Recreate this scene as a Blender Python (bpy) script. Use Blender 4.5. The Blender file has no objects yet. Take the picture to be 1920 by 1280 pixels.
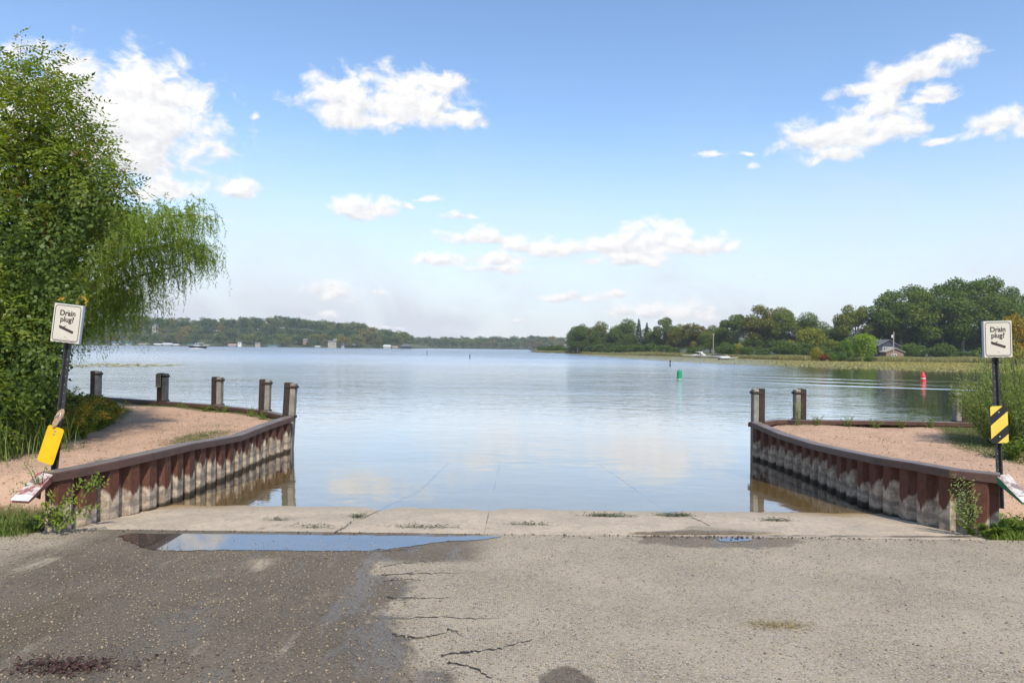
import bpy, bmesh, math, random
import numpy as np
from mathutils import Vector, Matrix
random.seed(7); RNG = np.random.default_rng(7)
R = math.radians
S = bpy.context.scene
COL = S.collection

# ------------------------------------------------------------------ camera
FPX, H_CAM, ROLL, PITCH = 1280.0, 2.14, 0.0122, 12 / 1280.0      # photo is 1920 x 1280
_F = Vector((0, math.cos(PITCH), math.sin(PITCH)))
_Z = Vector((0, -math.sin(PITCH), math.cos(PITCH)))
_X = Vector((1, 0, 0))
_U = math.cos(ROLL) * _Z - math.sin(ROLL) * _X
_R = math.cos(ROLL) * _X + math.sin(ROLL) * _Z
CAM = Vector((0, 0, H_CAM))
cam = bpy.data.cameras.new('camera'); camo = bpy.data.objects.new('camera', cam); COL.objects.link(camo)
cam.sensor_width = 36; cam.lens = 24.0; cam.clip_start = .05; cam.clip_end = 6000
M3 = Matrix((_R, _U, -_F)).transposed().to_4x4(); M3.translation = CAM
camo.matrix_world = M3
S.camera = camo
S.render.resolution_x, S.render.resolution_y = 1024, 682

def ray(px, py):
    v = _F + _R * ((px - 960) / FPX) + _U * ((640 - py) / FPX)
    return v
def at(px, py, d):                 # the point at depth d (metres along +Y) seen at a photo pixel
    v = ray(px, py); return CAM + v * (d / v.y)
def on(px, py, z=0.0):             # the point on the level z seen at a photo pixel
    v = ray(px, py); return CAM + v * ((z - CAM.z) / v.z)
def X(px, d): return at(px, 640, d).x

# ------------------------------------------------------------------ world: sky with clouds
SUN_EL, SUN_AZ = 50.0, 163.0       # azimuth clockwise from +Y: behind the camera
SKY_STRENGTH = 0.13
world = bpy.data.worlds.new('World'); S.world = world; world.use_nodes = True
WN, WL = world.node_tree.nodes, world.node_tree.links
WN.clear()
world.cycles.sampling_method = 'MANUAL'; world.cycles.sample_map_resolution = 256

def mathn(nt, op, a, b=None, c=None, clamp=False):
    n = nt.nodes.new('ShaderNodeMath'); n.operation = op; n.use_clamp = clamp
    for i, v in enumerate((a, b, c)):
        if v is None: continue
        if isinstance(v, (int, float)): n.inputs[i].default_value = v
        else: nt.links.new(v, n.inputs[i])
    return n.outputs[0]
def mixc(nt, f, a, b, mode='MIX'):
    n = nt.nodes.new('ShaderNodeMix'); n.data_type = 'RGBA'; n.blend_type = mode; n.clamp_factor = True
    for i, v in ((0, f), (6, a), (7, b)):
        if isinstance(v, (int, float)): n.inputs[i].default_value = v
        elif isinstance(v, (tuple, list)): n.inputs[i].default_value = (*v[:3], 1)
        else: nt.links.new(v, n.inputs[i])
    return n.outputs[2]
def smooth(nt, v, lo, hi, a=0.0, b=1.0):
    n = nt.nodes.new('ShaderNodeMapRange'); n.interpolation_type = 'SMOOTHSTEP'
    nt.links.new(v, n.inputs[0])
    for i, x in ((1, lo), (2, hi), (3, a), (4, b)): n.inputs[i].default_value = x
    return n.outputs[0]
def noisen(nt, vec, scale, detail=4, rough=.55, dist=0.0, dim='3D'):
    n = nt.nodes.new('ShaderNodeTexNoise'); n.noise_dimensions = dim
    if vec is not None: nt.links.new(vec, n.inputs['Vector'])
    n.inputs['Scale'].default_value = scale; n.inputs['Detail'].default_value = detail
    n.inputs['Roughness'].default_value = rough; n.inputs['Distortion'].default_value = dist
    return n.outputs['Fac']

def cloud_group():
    g = bpy.data.node_groups.new('cloud_lobe', 'ShaderNodeTree')
    for nm in ('A', 'E', 'cx', 'cy', 'rx', 'ry', 'w', 'prev', 'shade'):
        g.interface.new_socket(nm, in_out='INPUT', socket_type='NodeSocketFloat')
    for nm in ('val', 'shade'):
        g.interface.new_socket(nm, in_out='OUTPUT', socket_type='NodeSocketFloat')
    gi = g.nodes.new('NodeGroupInput'); go = g.nodes.new('NodeGroupOutput'); I = gi.outputs
    dx = mathn(g, 'DIVIDE', mathn(g, 'SUBTRACT', I['A'], I['cx']), I['rx'])
    dy = mathn(g, 'DIVIDE', mathn(g, 'SUBTRACT', I['E'], I['cy']), I['ry'])
    dyb = mathn(g, 'MAXIMUM', dy, mathn(g, 'MULTIPLY', dy, -1.6))
    r = mathn(g, 'SQRT', mathn(g, 'ADD', mathn(g, 'MULTIPLY', dx, dx), mathn(g, 'MULTIPLY', dyb, dyb)))
    val = mathn(g, 'SUBTRACT', I['w'], r)
    val = mathn(g, 'MAXIMUM', val, -2.0)
    gt = mathn(g, 'SUBTRACT', val, I['prev'])
    f = smooth(g, gt, -.35, .35)
    n = g.nodes.new('ShaderNodeMix'); n.data_type = 'FLOAT'
    g.links.new(f, n.inputs[0]); g.links.new(I['shade'], n.inputs[2]); g.links.new(dy, n.inputs[3])
    g.links.new(mathn(g, 'SMOOTH_MAX', val, I['prev'], .25), go.inputs['val'])
    g.links.new(n.outputs[0], go.inputs['shade'])
    return g

# (pixel x, y, half width, half height, weight) of each lobe; turned into sky directions
LOBES = [
 (150,165,75,50,1.2),(240,180,72,54,1.25),(315,185,60,42,1.2),(230,240,140,80,1.4),(330,235,55,50,1.1),(195,288,150,60,1.2),(60,220,90,70,1.1),
 (320,355,70,28,1),(440,356,42,22,.95),(250,362,60,22,.8),
 (650,195,80,48,1.05),(750,198,110,50,1.1),(825,158,42,22,.95),(845,225,62,20,.95),(700,225,100,30,1),
 (1775,100,62,24,.95),(1700,140,80,24,.95),(1625,172,70,16,.85),(1650,205,70,34,1),(1735,185,60,18,.85),(1570,255,110,34,1),(1670,245,75,34,1),(1575,290,60,20,.9),
 (1860,238,75,26,1),(1755,266,36,11,.85),(1940,240,70,26,.9),
 (690,398,72,23,1),(770,386,18,8,.7),(805,372,40,9,.6),(862,406,36,9,.65),(905,448,85,18,1),(812,489,52,17,.95),(930,487,66,17,.95),(945,507,62,13,.9),
 (1025,468,95,19,1),(1128,464,40,18,.95),(1215,458,72,34,1.1),(1265,468,105,24,1.05),(1190,487,75,20,1),(1100,493,30,9,.85),
 (620,550,58,22,1),(705,551,24,10,.65),(620,593,46,10,.8),(1070,560,62,10,.9),(1160,552,38,11,.8),(1235,588,95,22,.95),(1315,592,55,18,.85),(1160,590,30,14,.85),
 (970,602,24,6,.7),(1400,519,40,7,.6),(1335,290,52,10,.55),(1400,290,22,9,.6),(1415,312,22,8,.5),(415,280,38,30,.55),(475,218,17,10,.55),(390,411,55,7,.6),(720,615,60,6,.5),
]
def build_world():
    nt = world.node_tree
    tc = nt.nodes.new('ShaderNodeTexCoord')
    sep = nt.nodes.new('ShaderNodeSeparateXYZ'); nt.links.new(tc.outputs['Generated'], sep.inputs[0])
    x, y, z = sep.outputs
    A = mathn(nt, 'MULTIPLY', mathn(nt, 'ARCTAN2', x, y), 180 / math.pi)
    E = mathn(nt, 'MULTIPLY', mathn(nt, 'ARCSINE', z), 180 / math.pi)
    cmb = nt.nodes.new('ShaderNodeCombineXYZ'); nt.links.new(A, cmb.inputs[0]); nt.links.new(mathn(nt, 'MULTIPLY', E, 1.35), cmb.inputs[1])
    V = cmb.outputs[0]
    cmb2 = nt.nodes.new('ShaderNodeCombineXYZ'); nt.links.new(mathn(nt, 'ADD', A, -.35), cmb2.inputs[0])
    nt.links.new(mathn(nt, 'MULTIPLY', mathn(nt, 'ADD', E, .45), 1.35), cmb2.inputs[1])
    n1 = noisen(nt, V, .40, 8, .60, .3)
    n2 = noisen(nt, cmb2.outputs[0], .40, 5, .58, .3)
    nw = noisen(nt, V, .16, 2, .5); nw2 = noisen(nt, cmb2.outputs[0], .5, 2, .5)
    Aw = mathn(nt, 'ADD', A, mathn(nt, 'MULTIPLY', mathn(nt, 'SUBTRACT', nw, .5), 2.4))
    Ew = mathn(nt, 'ADD', E, mathn(nt, 'MULTIPLY', mathn(nt, 'SUBTRACT', nw2, .5), 1.0))
    relief = mathn(nt, 'ADD', mathn(nt, 'MULTIPLY', mathn(nt, 'SUBTRACT', n1, n2), 2.2), .74)
    ragged = mathn(nt, 'MULTIPLY', mathn(nt, 'SUBTRACT', n1, .5), 2.9)
    # hazier, paler air low over the horizon, with thin uneven veils in it
    veiln = noisen(nt, V, .09, 4, .6, .6)
    veil = mathn(nt, 'ADD', mathn(nt, 'MULTIPLY', smooth(nt, veiln, .38, .75, 0, .22), smooth(nt, E, 26, 4)), smooth(nt, E, 19, 0, 0, .88), clamp=True)
    sky = nt.nodes.new('ShaderNodeTexSky'); sky.sky_type = 'NISHITA'; sky.sun_disc = False
    sky.sun_elevation = R(SUN_EL); sky.sun_rotation = R(SUN_AZ); sky.altitude = 200
    sky.air_density = 1.0; sky.dust_density = .25; sky.ozone_density = 1.6
    hs = nt.nodes.new('ShaderNodeHueSaturation'); hs.inputs['Saturation'].default_value = 1.06; hs.inputs['Value'].default_value = 1.06; hs.inputs['Hue'].default_value = .500
    nt.links.new(sky.outputs[0], hs.inputs['Color'])
    clear = mixc(nt, veil, hs.outputs[0], tuple(c / SKY_STRENGTH for c in (.475, .50, .54)))
    CT, CB = tuple(c / SKY_STRENGTH for c in (.66, .65, .64)), tuple(c / SKY_STRENGTH for c in (.40, .42, .46))
    def background(cl, lit):
        b = nt.nodes.new('ShaderNodeBackground'); b.inputs['Strength'].default_value = SKY_STRENGTH
        if cl is None: nt.links.new(clear, b.inputs['Color'])
        else: nt.links.new(mixc(nt, cl, clear, mixc(nt, lit, CB, CT)), b.inputs['Color'])
        return b.outputs[0]
    grp = cloud_group()
    dirs = []
    for (px, py, rx, ry, w) in LOBES:
        v = ray(px, py).normalized(); a0 = math.degrees(math.atan2(v.x, v.y)); e0 = math.degrees(math.asin(v.z)); k = math.cos(R(a0))
        dirs.append((a0, e0, math.degrees(rx / FPX) * k * k * 1.12, math.degrees(ry / FPX) * k * 1.12, w + .14))
    def cell(a_lo, a_hi, e_lo, e_hi):
        """the cumulus that lie in one cell of the sky"""
        prev = sh = None
        for (a0, e0, ra, re, w) in dirs:
            if a0 + 2.1 * ra < a_lo - 1.5 or a0 - 2.1 * ra > a_hi + 1.5 or e0 + 2.1 * re < e_lo - .6 or e0 - 2.1 * re > e_hi + .6: continue
            n = nt.nodes.new('ShaderNodeGroup'); n.node_tree = grp
            for nm, val in zip(('cx', 'cy', 'rx', 'ry', 'w'), (a0, e0, ra, re, w)): n.inputs[nm].default_value = val
            nt.links.new(Aw, n.inputs['A']); nt.links.new(Ew, n.inputs['E'])
            if prev is None: n.inputs['prev'].default_value = -2; n.inputs['shade'].default_value = 0
            else: nt.links.new(prev, n.inputs['prev']); nt.links.new(sh, n.inputs['shade'])
            prev, sh = n.outputs['val'], n.outputs['shade']
        if prev is None: return background(None, None)
        dens = mathn(nt, 'ADD', prev, ragged)
        lit = mathn(nt, 'ADD', relief, mathn(nt, 'MULTIPLY', sh, .50), clamp=True)
        return background(smooth(nt, dens, -.08, .72), lit)
    def split(v, edge, lo, hi):
        m = nt.nodes.new('ShaderNodeMixShader'); nt.links.new(mathn(nt, 'GREATER_THAN', v, edge), m.inputs[0])
        nt.links.new(lo, m.inputs[1]); nt.links.new(hi, m.inputs[2]); return m.outputs[0]
    ael = [-44, -18.5, -3.0, 9.0, 20.5, 44]; em = 13.4; cols = []
    for a, b in zip(ael, ael[1:]): cols.append(split(E, em, cell(a, b, -2, em), cell(a, b, em, 34)))
    front = cols[0]
    for e, c in zip(ael[1:], cols[1:]): front = split(A, e, front, c)
    # outside the picture the sky goes on with the same kind of scattered cumulus
    big = noisen(nt, V, .055, 6, .6, .3)
    other = background(smooth(nt, big, .58, .70), mathn(nt, 'ADD', relief, 0.0, clamp=True))
    away = mathn(nt, 'MAXIMUM', mathn(nt, 'GREATER_THAN', mathn(nt, 'ABSOLUTE', A), 44), mathn(nt, 'GREATER_THAN', E, 33))
    fin = split(away, .5, front, other)
    o = nt.nodes.new('ShaderNodeOutputWorld'); nt.links.new(fin, o.inputs['Surface'])
build_world()

sun = bpy.data.lights.new('sun', 'SUN'); sun.energy = 3.0; sun.angle = R(3); sun.color = (1, .925, .80)
suno = bpy.data.objects.new('sun', sun); COL.objects.link(suno)
_sd = Vector((math.sin(R(SUN_AZ)) * math.cos(R(SUN_EL)), math.cos(R(SUN_AZ)) * math.cos(R(SUN_EL)), math.sin(R(SUN_EL))))
suno.rotation_euler = _sd.to_track_quat('Z', 'Y').to_euler()
vs = S.view_settings
vs.view_transform = 'Standard'; vs.look = 'None'; vs.gamma = 1; vs.use_curve_mapping = False; vs.exposure = 0.72
S.cycles.use_denoising = True
S.cycles.max_bounces = 6; S.cycles.diffuse_bounces = 2; S.cycles.glossy_bounces = 2; S.cycles.transmission_bounces = 4
S.cycles.transparent_max_bounces = 12; S.cycles.volume_bounces = 0
S.cycles.sample_clamp_indirect = 4; S.cycles.caustics_reflective = False; S.cycles.caustics_refractive = False

# ------------------------------------------------------------------ helpers
def link(o, parent=None):
    COL.objects.link(o)
    if parent is not None: o.parent = parent
    return o
def tag(o, label=None, cat=None, group=None, kind=None):
    if label: o['label'] = label
    if cat: o['category'] = cat
    if group: o['group'] = group
    if kind: o['kind'] = kind
    return o
def empty(name, loc=(0, 0, 0), rz=0.0, label=None, cat=None, group=None):
    o = bpy.data.objects.new(name, None); o.empty_display_size = .2
    o.location = loc; o.rotation_euler = (0, 0, rz); COL.objects.link(o)
    return tag(o, label, cat, group)
def np_mesh(name, V, F, mat=None, smooth_=False):
    V = np.asarray(V, np.float32).reshape(-1, 3); F = np.asarray(F, np.int32); k = F.shape[1]
    me = bpy.data.meshes.new(name)
    me.vertices.add(len(V)); me.vertices.foreach_set('co', V.ravel())
    me.loops.add(F.size); me.loops.foreach_set('vertex_index', F.ravel())
    me.polygons.add(len(F)); me.polygons.foreach_set('loop_start', np.arange(0, F.size, k, dtype=np.int32))
    if smooth_: me.polygons.foreach_set('use_smooth', np.ones(len(F), bool))
    me.update(calc_edges=True)
    if mat: me.materials.append(mat)
    return me
def np_obj(name, V, F, mat, parent=None, smooth_=False):
    return link(bpy.data.objects.new(name, np_mesh(name, V, F, mat, smooth_)), parent)
class MB:
    def __init__(s): s.v = []; s.f = []
    def add(s, v, f):
        b = len(s.v); s.v += [tuple(p) for p in v]; s.f += [tuple(b + i for i in q) for q in f]; return s
    def box(s, c, size, M=None):
        cx, cy, cz = c; a, b, h = size[0] / 2, size[1] / 2, size[2] / 2
        v = [Vector((cx + i * a, cy + j * b, cz + k * h)) for k in (-1, 1) for j in (-1, 1) for i in (-1, 1)]
        if M is not None: v = [M @ p for p in v]
        return s.add(v, [(0, 2, 3, 1), (4, 5, 7, 6), (0, 1, 5, 4), (2, 6, 7, 3), (0, 4, 6, 2), (1, 3, 7, 5)])
    def tube(s, pts, radii, n=6, caps=True):
        pts = [Vector(p) for p in pts]; rings = []; v = []
        for i, p in enumerate(pts):
            t = (pts[min(i + 1, len(pts) - 1)] - pts[max(i - 1, 0)]).normalized()
            a = t.orthogonal().normalized() if abs(t.z) > .9 else t.cross(Vector((0, 0, 1))).normalized()
            b = t.cross(a); r = radii[i] if hasattr(radii, '__len__') else radii
            v += [p + (a * math.cos(q * 2 * math.pi / n) + b * math.sin(q * 2 * math.pi / n)) * r for q in range(n)]
        f = [(i * n + q, i * n + (q + 1) % n, (i + 1) * n + (q + 1) % n, (i + 1) * n + q) for i in range(len(pts) - 1) for q in range(n)]
        if caps: f += [tuple(range(n))[::-1], tuple((len(pts) - 1) * n + q for q in range(n))]
        return s.add(v, f)
    def lathe(s, prof, n=16, c=(0, 0, 0)):
        v = [(c[0] + r * math.cos(2 * math.pi * q / n), c[1] + r * math.sin(2 * math.pi * q / n), c[2] + z) for r, z in prof for q in range(n)]
        f = [(i * n + q, i * n + (q + 1) % n, (i + 1) * n + (q + 1) % n, (i + 1) * n + q) for i in range(len(prof) - 1) for q in range(n)]
        f += [tuple(range(n))[::-1], tuple((len(prof) - 1) * n + q for q in range(n))]
        return s.add(v, f)
    def prism(s, outline, y0, y1, M=None):          # outline in x,z; extruded along y
        n = len(outline)
        v = [Vector((x, y0, z)) for x, z in outline] + [Vector((x, y1, z)) for x, z in outline]
        if M is not None: v = [M @ p for p in v]
        return s.add(v, [tuple(range(n)), tuple(range(2 * n - 1, n - 1, -1))] + [(i, i + n, (i + 1) % n + n, (i + 1) % n) for i in range(n)])
    def build(s, name, mat, parent=None, bevel=0, smooth_=False):
        me = bpy.data.meshes.new(name); me.from_pydata(s.v, [], s.f); me.update()
        bm = bmesh.new(); bm.from_mesh(me)
        bmesh.ops.recalc_face_normals(bm, faces=bm.faces)
        if bevel: bmesh.ops.bevel(bm, geom=list(bm.edges), offset=bevel, segments=1, affect='EDGES', clamp_overlap=True)
        if smooth_:
            for f in bm.faces: f.smooth = True
        bm.to_mesh(me); bm.free()
        me.materials.append(mat)
        return link(bpy.data.objects.new(name, me), parent)

# ------------------------------------------------------------------ materials
def new_mat(name):
    m = bpy.data.materials.new(name); m.use_nodes = True; nt = m.node_tree
    p = nt.nodes['Principled BSDF']; return m, nt, p
def geo_pos(nt):
    g = nt.nodes.new('ShaderNodeNewGeometry'); return g.outputs['Position']
def bump(nt, p, h, strength=.3, dist=.02):
    b = nt.nodes.new('ShaderNodeBump'); b.inputs['Strength'].default_value = strength; b.inputs['Distance'].default_value = dist
    nt.links.new(h, b.inputs['Height']); nt.links.new(b.outputs[0], p.inputs['Normal']); return b
def plain(name, c, rough=.6, var=.25, scale=8, c2=None, bumps=.15, spec=.4, metal=0.0):
    m, nt, p = new_mat(name); pos = geo_pos(nt)
    f = smooth(nt, noisen(nt, pos, scale, 6, .65), .3, .7)
    c2 = c2 or tuple(x * (1 - var) for x in c)
    nt.links.new(mixc(nt, f, c, c2), p.inputs['Base Color'])
    p.inputs['Roughness'].default_value = rough; p.inputs['Specular IOR Level'].default_value = spec; p.inputs['Metallic'].default_value = metal
    if bumps: bump(nt, p, noisen(nt, pos, scale * 6, 4), bumps, .01)
    return m
def leaf_mat(name, c1, c2, c3=None, trans=.35, rough=.5):
    m, nt, p = new_mat(name)
    g = nt.nodes.new('ShaderNodeNewGeometry'); oi = nt.nodes.new('ShaderNodeObjectInfo')
    r = g.outputs['Random Per Island']
    col = mixc(nt, r, c1, c2)
    if c3: col = mixc(nt, smooth(nt, noisen(nt, g.outputs['Position'], .55, 3), .5, .72), col, c3)
    col = mixc(nt, 1.0, col, oi.outputs['Color'], 'MULTIPLY')
    nt.links.new(col, p.inputs['Base Color'])
    p.inputs['Roughness'].default_value = rough; p.inputs['Specular IOR Level'].default_value = .25
    t = nt.nodes.new('ShaderNodeBsdfTranslucent')
    nt.links.new(mixc(nt, 1.0, col, (1.25, 1.3, .6), 'MULTIPLY'), t.inputs['Color'])
    mx = nt.nodes.new('ShaderNodeMixShader'); mx.inputs[0].default_value = trans
    nt.links.new(p.outputs[0], mx.inputs[1]); nt.links.new(t.outputs[0], mx.inputs[2])
    nt.links.new(mx.outputs[0], nt.nodes['Material Output'].inputs['Surface'])
    return m

MT = {}
MT['bark'] = plain('bark', (.10, .08, .06), .9, .5, 6, bumps=.5)
MT['pale_bark'] = plain('pale_bark', (.26, .23, .19), .9, .4, 3, bumps=.3)
MT['leaf_far'] = leaf_mat('leaf_far', (.085, .122, .034), (.175, .20, .055), trans=.25)
MT['leaf_mid'] = leaf_mat('leaf_mid', (.085, .125, .024), (.19, .215, .045), (.21, .20, .048), trans=.33)
MT['leaf_conifer'] = leaf_mat('leaf_conifer', (.045, .075, .035), (.075, .11, .05), trans=.15)
MT['leaf_near'] = leaf_mat('leaf_near', (.105, .165, .020), (.23, .28, .038), (.29, .31, .042), trans=.42, rough=.42)
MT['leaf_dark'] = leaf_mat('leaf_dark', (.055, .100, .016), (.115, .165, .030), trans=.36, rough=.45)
MT['leaf_willow'] = leaf_mat('leaf_willow', (.17, .27, .045), (.34, .40, .08), trans=.5)
MT['leaf_shrub'] = leaf_mat('leaf_shrub', (.15, .22, .055), (.30, .35, .11), trans=.4)
MT['leaf_weed'] = leaf_mat('leaf_weed', (.10, .17, .028), (.21, .27, .045), trans=.4)
MT['grass'] = leaf_mat('grass', (.09, .15, .025), (.20, .24, .06), (.22, .19, .07), trans=.3)
MT['dry_grass'] = leaf_mat('dry_grass', (.28, .22, .11), (.42, .34, .18), trans=.3)
MT['reed'] = leaf_mat('reed', (.13, .16, .05), (.33, .27, .12), trans=.25)
MT['lily'] = leaf_mat('lily', (.27, .26, .05), (.56, .43, .085), (.42, .36, .10), trans=.05, rough=.45)
MT['goldenrod'] = plain('goldenrod', (.55, .33, .03), .7, .3, 30, bumps=0)
MT['pods'] = leaf_mat('pods', (.20, .065, .03), (.30, .13, .05), trans=.3)
MT['weed_wet'] = leaf_mat('weed_wet', (.035, .05, .012), (.10, .12, .03), trans=.1)
MT['steel_dark'] = plain('steel_dark', (.050, .032, .026), .7, .45, 9, bumps=.3)
MT['timber'] = plain('timber', (.30, .275, .235), .85, .4, 5, bumps=.5)
MT['post_black'] = plain('post_black', (.022, .023, .026), .45, .4, 20, bumps=.2, c2=(.05, .05, .052))
MT['white_paint'] = plain('white_paint', (.78, .78, .76), .5, .08, 3, bumps=0)
MT['grey_metal'] = plain('grey_metal', (.45, .46, .48), .4, .2, 20, bumps=0, metal=.6)
MT['sign_edge'] = plain('sign_edge', (.45, .52, .62), .5, .15, 10, bumps=0)  # bluish shade on the board's sides is painted into this colour
MT['sign_face'] = plain('sign_face', (.60, .555, .46), .38, .06, 6, bumps=0)
MT['sign_ink'] = plain('sign_ink', (.055, .035, .03), .5, .2, 10, bumps=0)
MT['yellow'] = plain('yellow', (.85, .52, .01), .45, .12, 5, bumps=0)
MT['marker_yellow'] = plain('marker_yellow', (.80, .56, .08), .45, .12, 5, bumps=0)
MT['black'] = plain('black', (.018, .018, .018), .5, .2, 9, bumps=0)
MT['sandal'] = plain('sandal', (.50, .32, .20), .8, .25, 30, bumps=.2)
MT['sandal_strap'] = plain('sandal_strap', (.70, .65, .62), .6, .2, 30, bumps=0)
MT['green_buoy'] = plain('green_buoy', (.015, .33, .15), .45, .2, 6, bumps=0)
MT['red_buoy'] = plain('red_buoy', (.75, .05, .05), .45, .2, 6, bumps=0)
MT['gel_white'] = plain('gel_white', (.75, .75, .74), .25, .08, 2, bumps=0)
MT['glass_dark'] = plain('glass_dark', (.03, .04, .05), .12, .2, 3, bumps=0, spec=.7)
MT['hull_dark'] = plain('hull_dark', (.03, .035, .05), .35, .2, 3, bumps=0)
MT['canvas_navy'] = plain('canvas_navy', (.035, .04, .06), .8, .3, 4, bumps=0)
MT['navy_wall'] = plain('navy_wall', (.05, .055, .085), .8, .2, 2, bumps=0)
MT['brick_wall'] = plain('brick_wall', (.30, .19, .14), .85, .25, 3, bumps=0)
MT['roof_grey'] = plain('roof_grey', (.16, .16, .17), .85, .3, 2, bumps=0)
MT['cream'] = plain('cream', (.40, .36, .28), .8, .15, 1, bumps=0)
MT['pole_wood'] = plain('pole_wood', (.42, .37, .30), .85, .25, 2, bumps=0)
MT['teal'] = plain('teal', (.05, .16, .16), .7, .2, 2, bumps=0)
MT['rose'] = plain('rose', (.55, .36, .33), .7, .2, 2, bumps=0)
MT['blue'] = plain('blue', (.16, .22, .36), .7, .2, 2, bumps=0)
MT['foam'] = plain('foam', (.8, .82, .83), .8, .1, 2, bumps=.3)
MT['bark_chip'] = leaf_mat('bark_chip', (.035, .018, .015), (.10, .05, .04), trans=0, rough=.8)
MT['crack'] = plain('crack', (.035, .032, .03), .95, .3, 30, bumps=.3)

def asphalt_mat():
    m, nt, p = new_mat('asphalt'); pos = geo_pos(nt)
    sep = nt.nodes.new('ShaderNodeSeparateXYZ'); nt.links.new(pos, sep.inputs[0]); x, y, z = sep.outputs
    v1 = nt.nodes.new('ShaderNodeTexVoronoi'); v1.inputs['Scale'].default_value = 62; nt.links.new(pos, v1.inputs['Vector'])
    v2 = nt.nodes.new('ShaderNodeTexVoronoi'); v2.inputs['Scale'].default_value = 120; nt.links.new(pos, v2.inputs['Vector'])
    sv = nt.nodes.new('ShaderNodeSeparateColor'); nt.links.new(v1.outputs['Color'], sv.inputs[0])
    big = noisen(nt, pos, .9, 6, .6); mid = noisen(nt, pos, 5, 6, .65); fine = noisen(nt, pos, 45, 5, .7)
    base = mixc(nt, smooth(nt, big, .35, .68), (.275, .225, .160), (.350, .288, .206))
    base = mixc(nt, smooth(nt, mid, .52, .78, 0, .6), base, (.15, .13, .112))
    st = mathn(nt, 'GREATER_THAN', sv.outputs[0], .55)
    stone = mixc(nt, sv.outputs[1], (.52, .42, .29), (.36, .35, .34))
    inst = smooth(nt, v1.outputs['Distance'], .52, .30)
    col = mixc(nt, mathn(nt, 'MULTIPLY', mathn(nt, 'MULTIPLY', st, inst), .85), base, stone)
    dk = mathn(nt, 'MULTIPLY', mathn(nt, 'LESS_THAN', sv.outputs[0], .24), inst)
    col = mixc(nt, mathn(nt, 'MULTIPLY', dk, .85), col, (.07, .068, .07))
    col = mixc(nt, smooth(nt, fine, .55, .8, 0, .5), col, (.09, .08, .072))
    v3 = nt.nodes.new('ShaderNodeTexVoronoi'); v3.inputs['Scale'].default_value = 26; nt.links.new(pos, v3.inputs['Vector'])
    s3 = nt.nodes.new('ShaderNodeSeparateColor'); nt.links.new(v3.outputs['Color'], s3.inputs[0])
    big_st = mathn(nt, 'MULTIPLY', mathn(nt, 'GREATER_THAN', s3.outputs[0], .80), smooth(nt, v3.outputs['Distance'], .36, .26))
    col = mixc(nt, mathn(nt, 'MULTIPLY', big_st, .8), col, mixc(nt, s3.outputs[1], (.46, .35, .22), (.17, .165, .165)))
    # damp, worn left lane where trailers drip: irregular stain with its own shape
    wn = mathn(nt, 'MULTIPLY', mathn(nt, 'SUBTRACT', noisen(nt, pos, .75, 7, .62), .5), 2.6)
    edge = mathn(nt, 'ADD', mathn(nt, 'ADD', x, mathn(nt, 'MULTIPLY', y, .36)), wn)       # x + .36 y < 1.15 is damp
    w1 = smooth(nt, mathn(nt, 'ADD', edge, mathn(nt, 'MULTIPLY', mathn(nt, 'SUBTRACT', mid, .5), 1.2)), 1.22, .92)
    mpt = nt.nodes.new('ShaderNodeMapping'); mpt.inputs['Scale'].default_value = (2.6, .55, 1); mpt.inputs['Rotation'].default_value = (0, 0, R(-18)); nt.links.new(pos, mpt.inputs[0]); trk = mpt.outputs[0]
    left = smooth(nt, mathn(nt, 'ADD', x, mathn(nt, 'MULTIPLY', wn, .6)), -5.4, -4.3)
    wet = mathn(nt, 'MULTIPLY', mathn(nt, 'MULTIPLY', w1, left), smooth(nt, noisen(nt, trk, .75, 7, .65), .33, .45))
    pudd = mathn(nt, 'MULTIPLY', smooth(nt, mathn(nt, 'ADD', y, mathn(nt, 'MULTIPLY', wn, .12)), 6.72, 6.92), smooth(nt, mathn(nt, 'ADD', x, mathn(nt, 'MULTIPLY', wn, .4)), -.1, -.7))
    wet = mathn(nt, 'MAXIMUM', wet, mathn(nt, 'MULTIPLY', pudd, left))
    # the drip stain in the dry lane and the damp band along the puddle
    def spot(cx, cy, rx, ry):
        dx = mathn(nt, 'DIVIDE', mathn(nt, 'SUBTRACT', x, cx), rx); dy = mathn(nt, 'DIVIDE', mathn(nt, 'SUBTRACT', y, cy), ry)
        r = mathn(nt, 'SQRT', mathn(nt, 'ADD', mathn(nt, 'MULTIPLY', dx, dx), mathn(nt, 'MULTIPLY', dy, dy)))
        r = mathn(nt, 'ADD', r, mathn(nt, 'MULTIPLY', mathn(nt, 'SUBTRACT', noisen(nt, pos, 6, 5, .6), .5), .9))
        return smooth(nt, r, 1.05, .85)
    sp = mathn(nt, 'MAXIMUM', spot(.36, 4.0, .20, .42), spot(.52, 3.7, .22, .36))
    sp2 = spot(2.35, 7.75, 1.0, .35)
    wet = mathn(nt, 'MAXIMUM', wet, mathn(nt, 'MAXIMUM', mathn(nt, 'MULTIPLY', sp, 1.0), mathn(nt, 'MULTIPLY', sp2, .8)))
    col = mixc(nt, mathn(nt, 'MULTIPLY', wet, .82), col, mixc(nt, 1.0, col, (.30, .285, .275), 'MULTIPLY'))
    tan = smooth(nt, noisen(nt, pos, 2.3, 5, .6), .60, .74, 0, .45)
    col = mixc(nt, tan, col, (.27, .205, .14))
    nt.links.new(col, p.inputs['Base Color'])
    film = mathn(nt, 'MULTIPLY', wet, smooth(nt, noisen(nt, trk, .8, 6, .62, .5), .50, .58))
    ro = mathn(nt, 'SUBTRACT', .9, mathn(nt, 'MULTIPLY', film, .62)); nt.links.new(ro, p.inputs['Roughness'])
    p.inputs['Specular IOR Level'].default_value = .35
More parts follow.
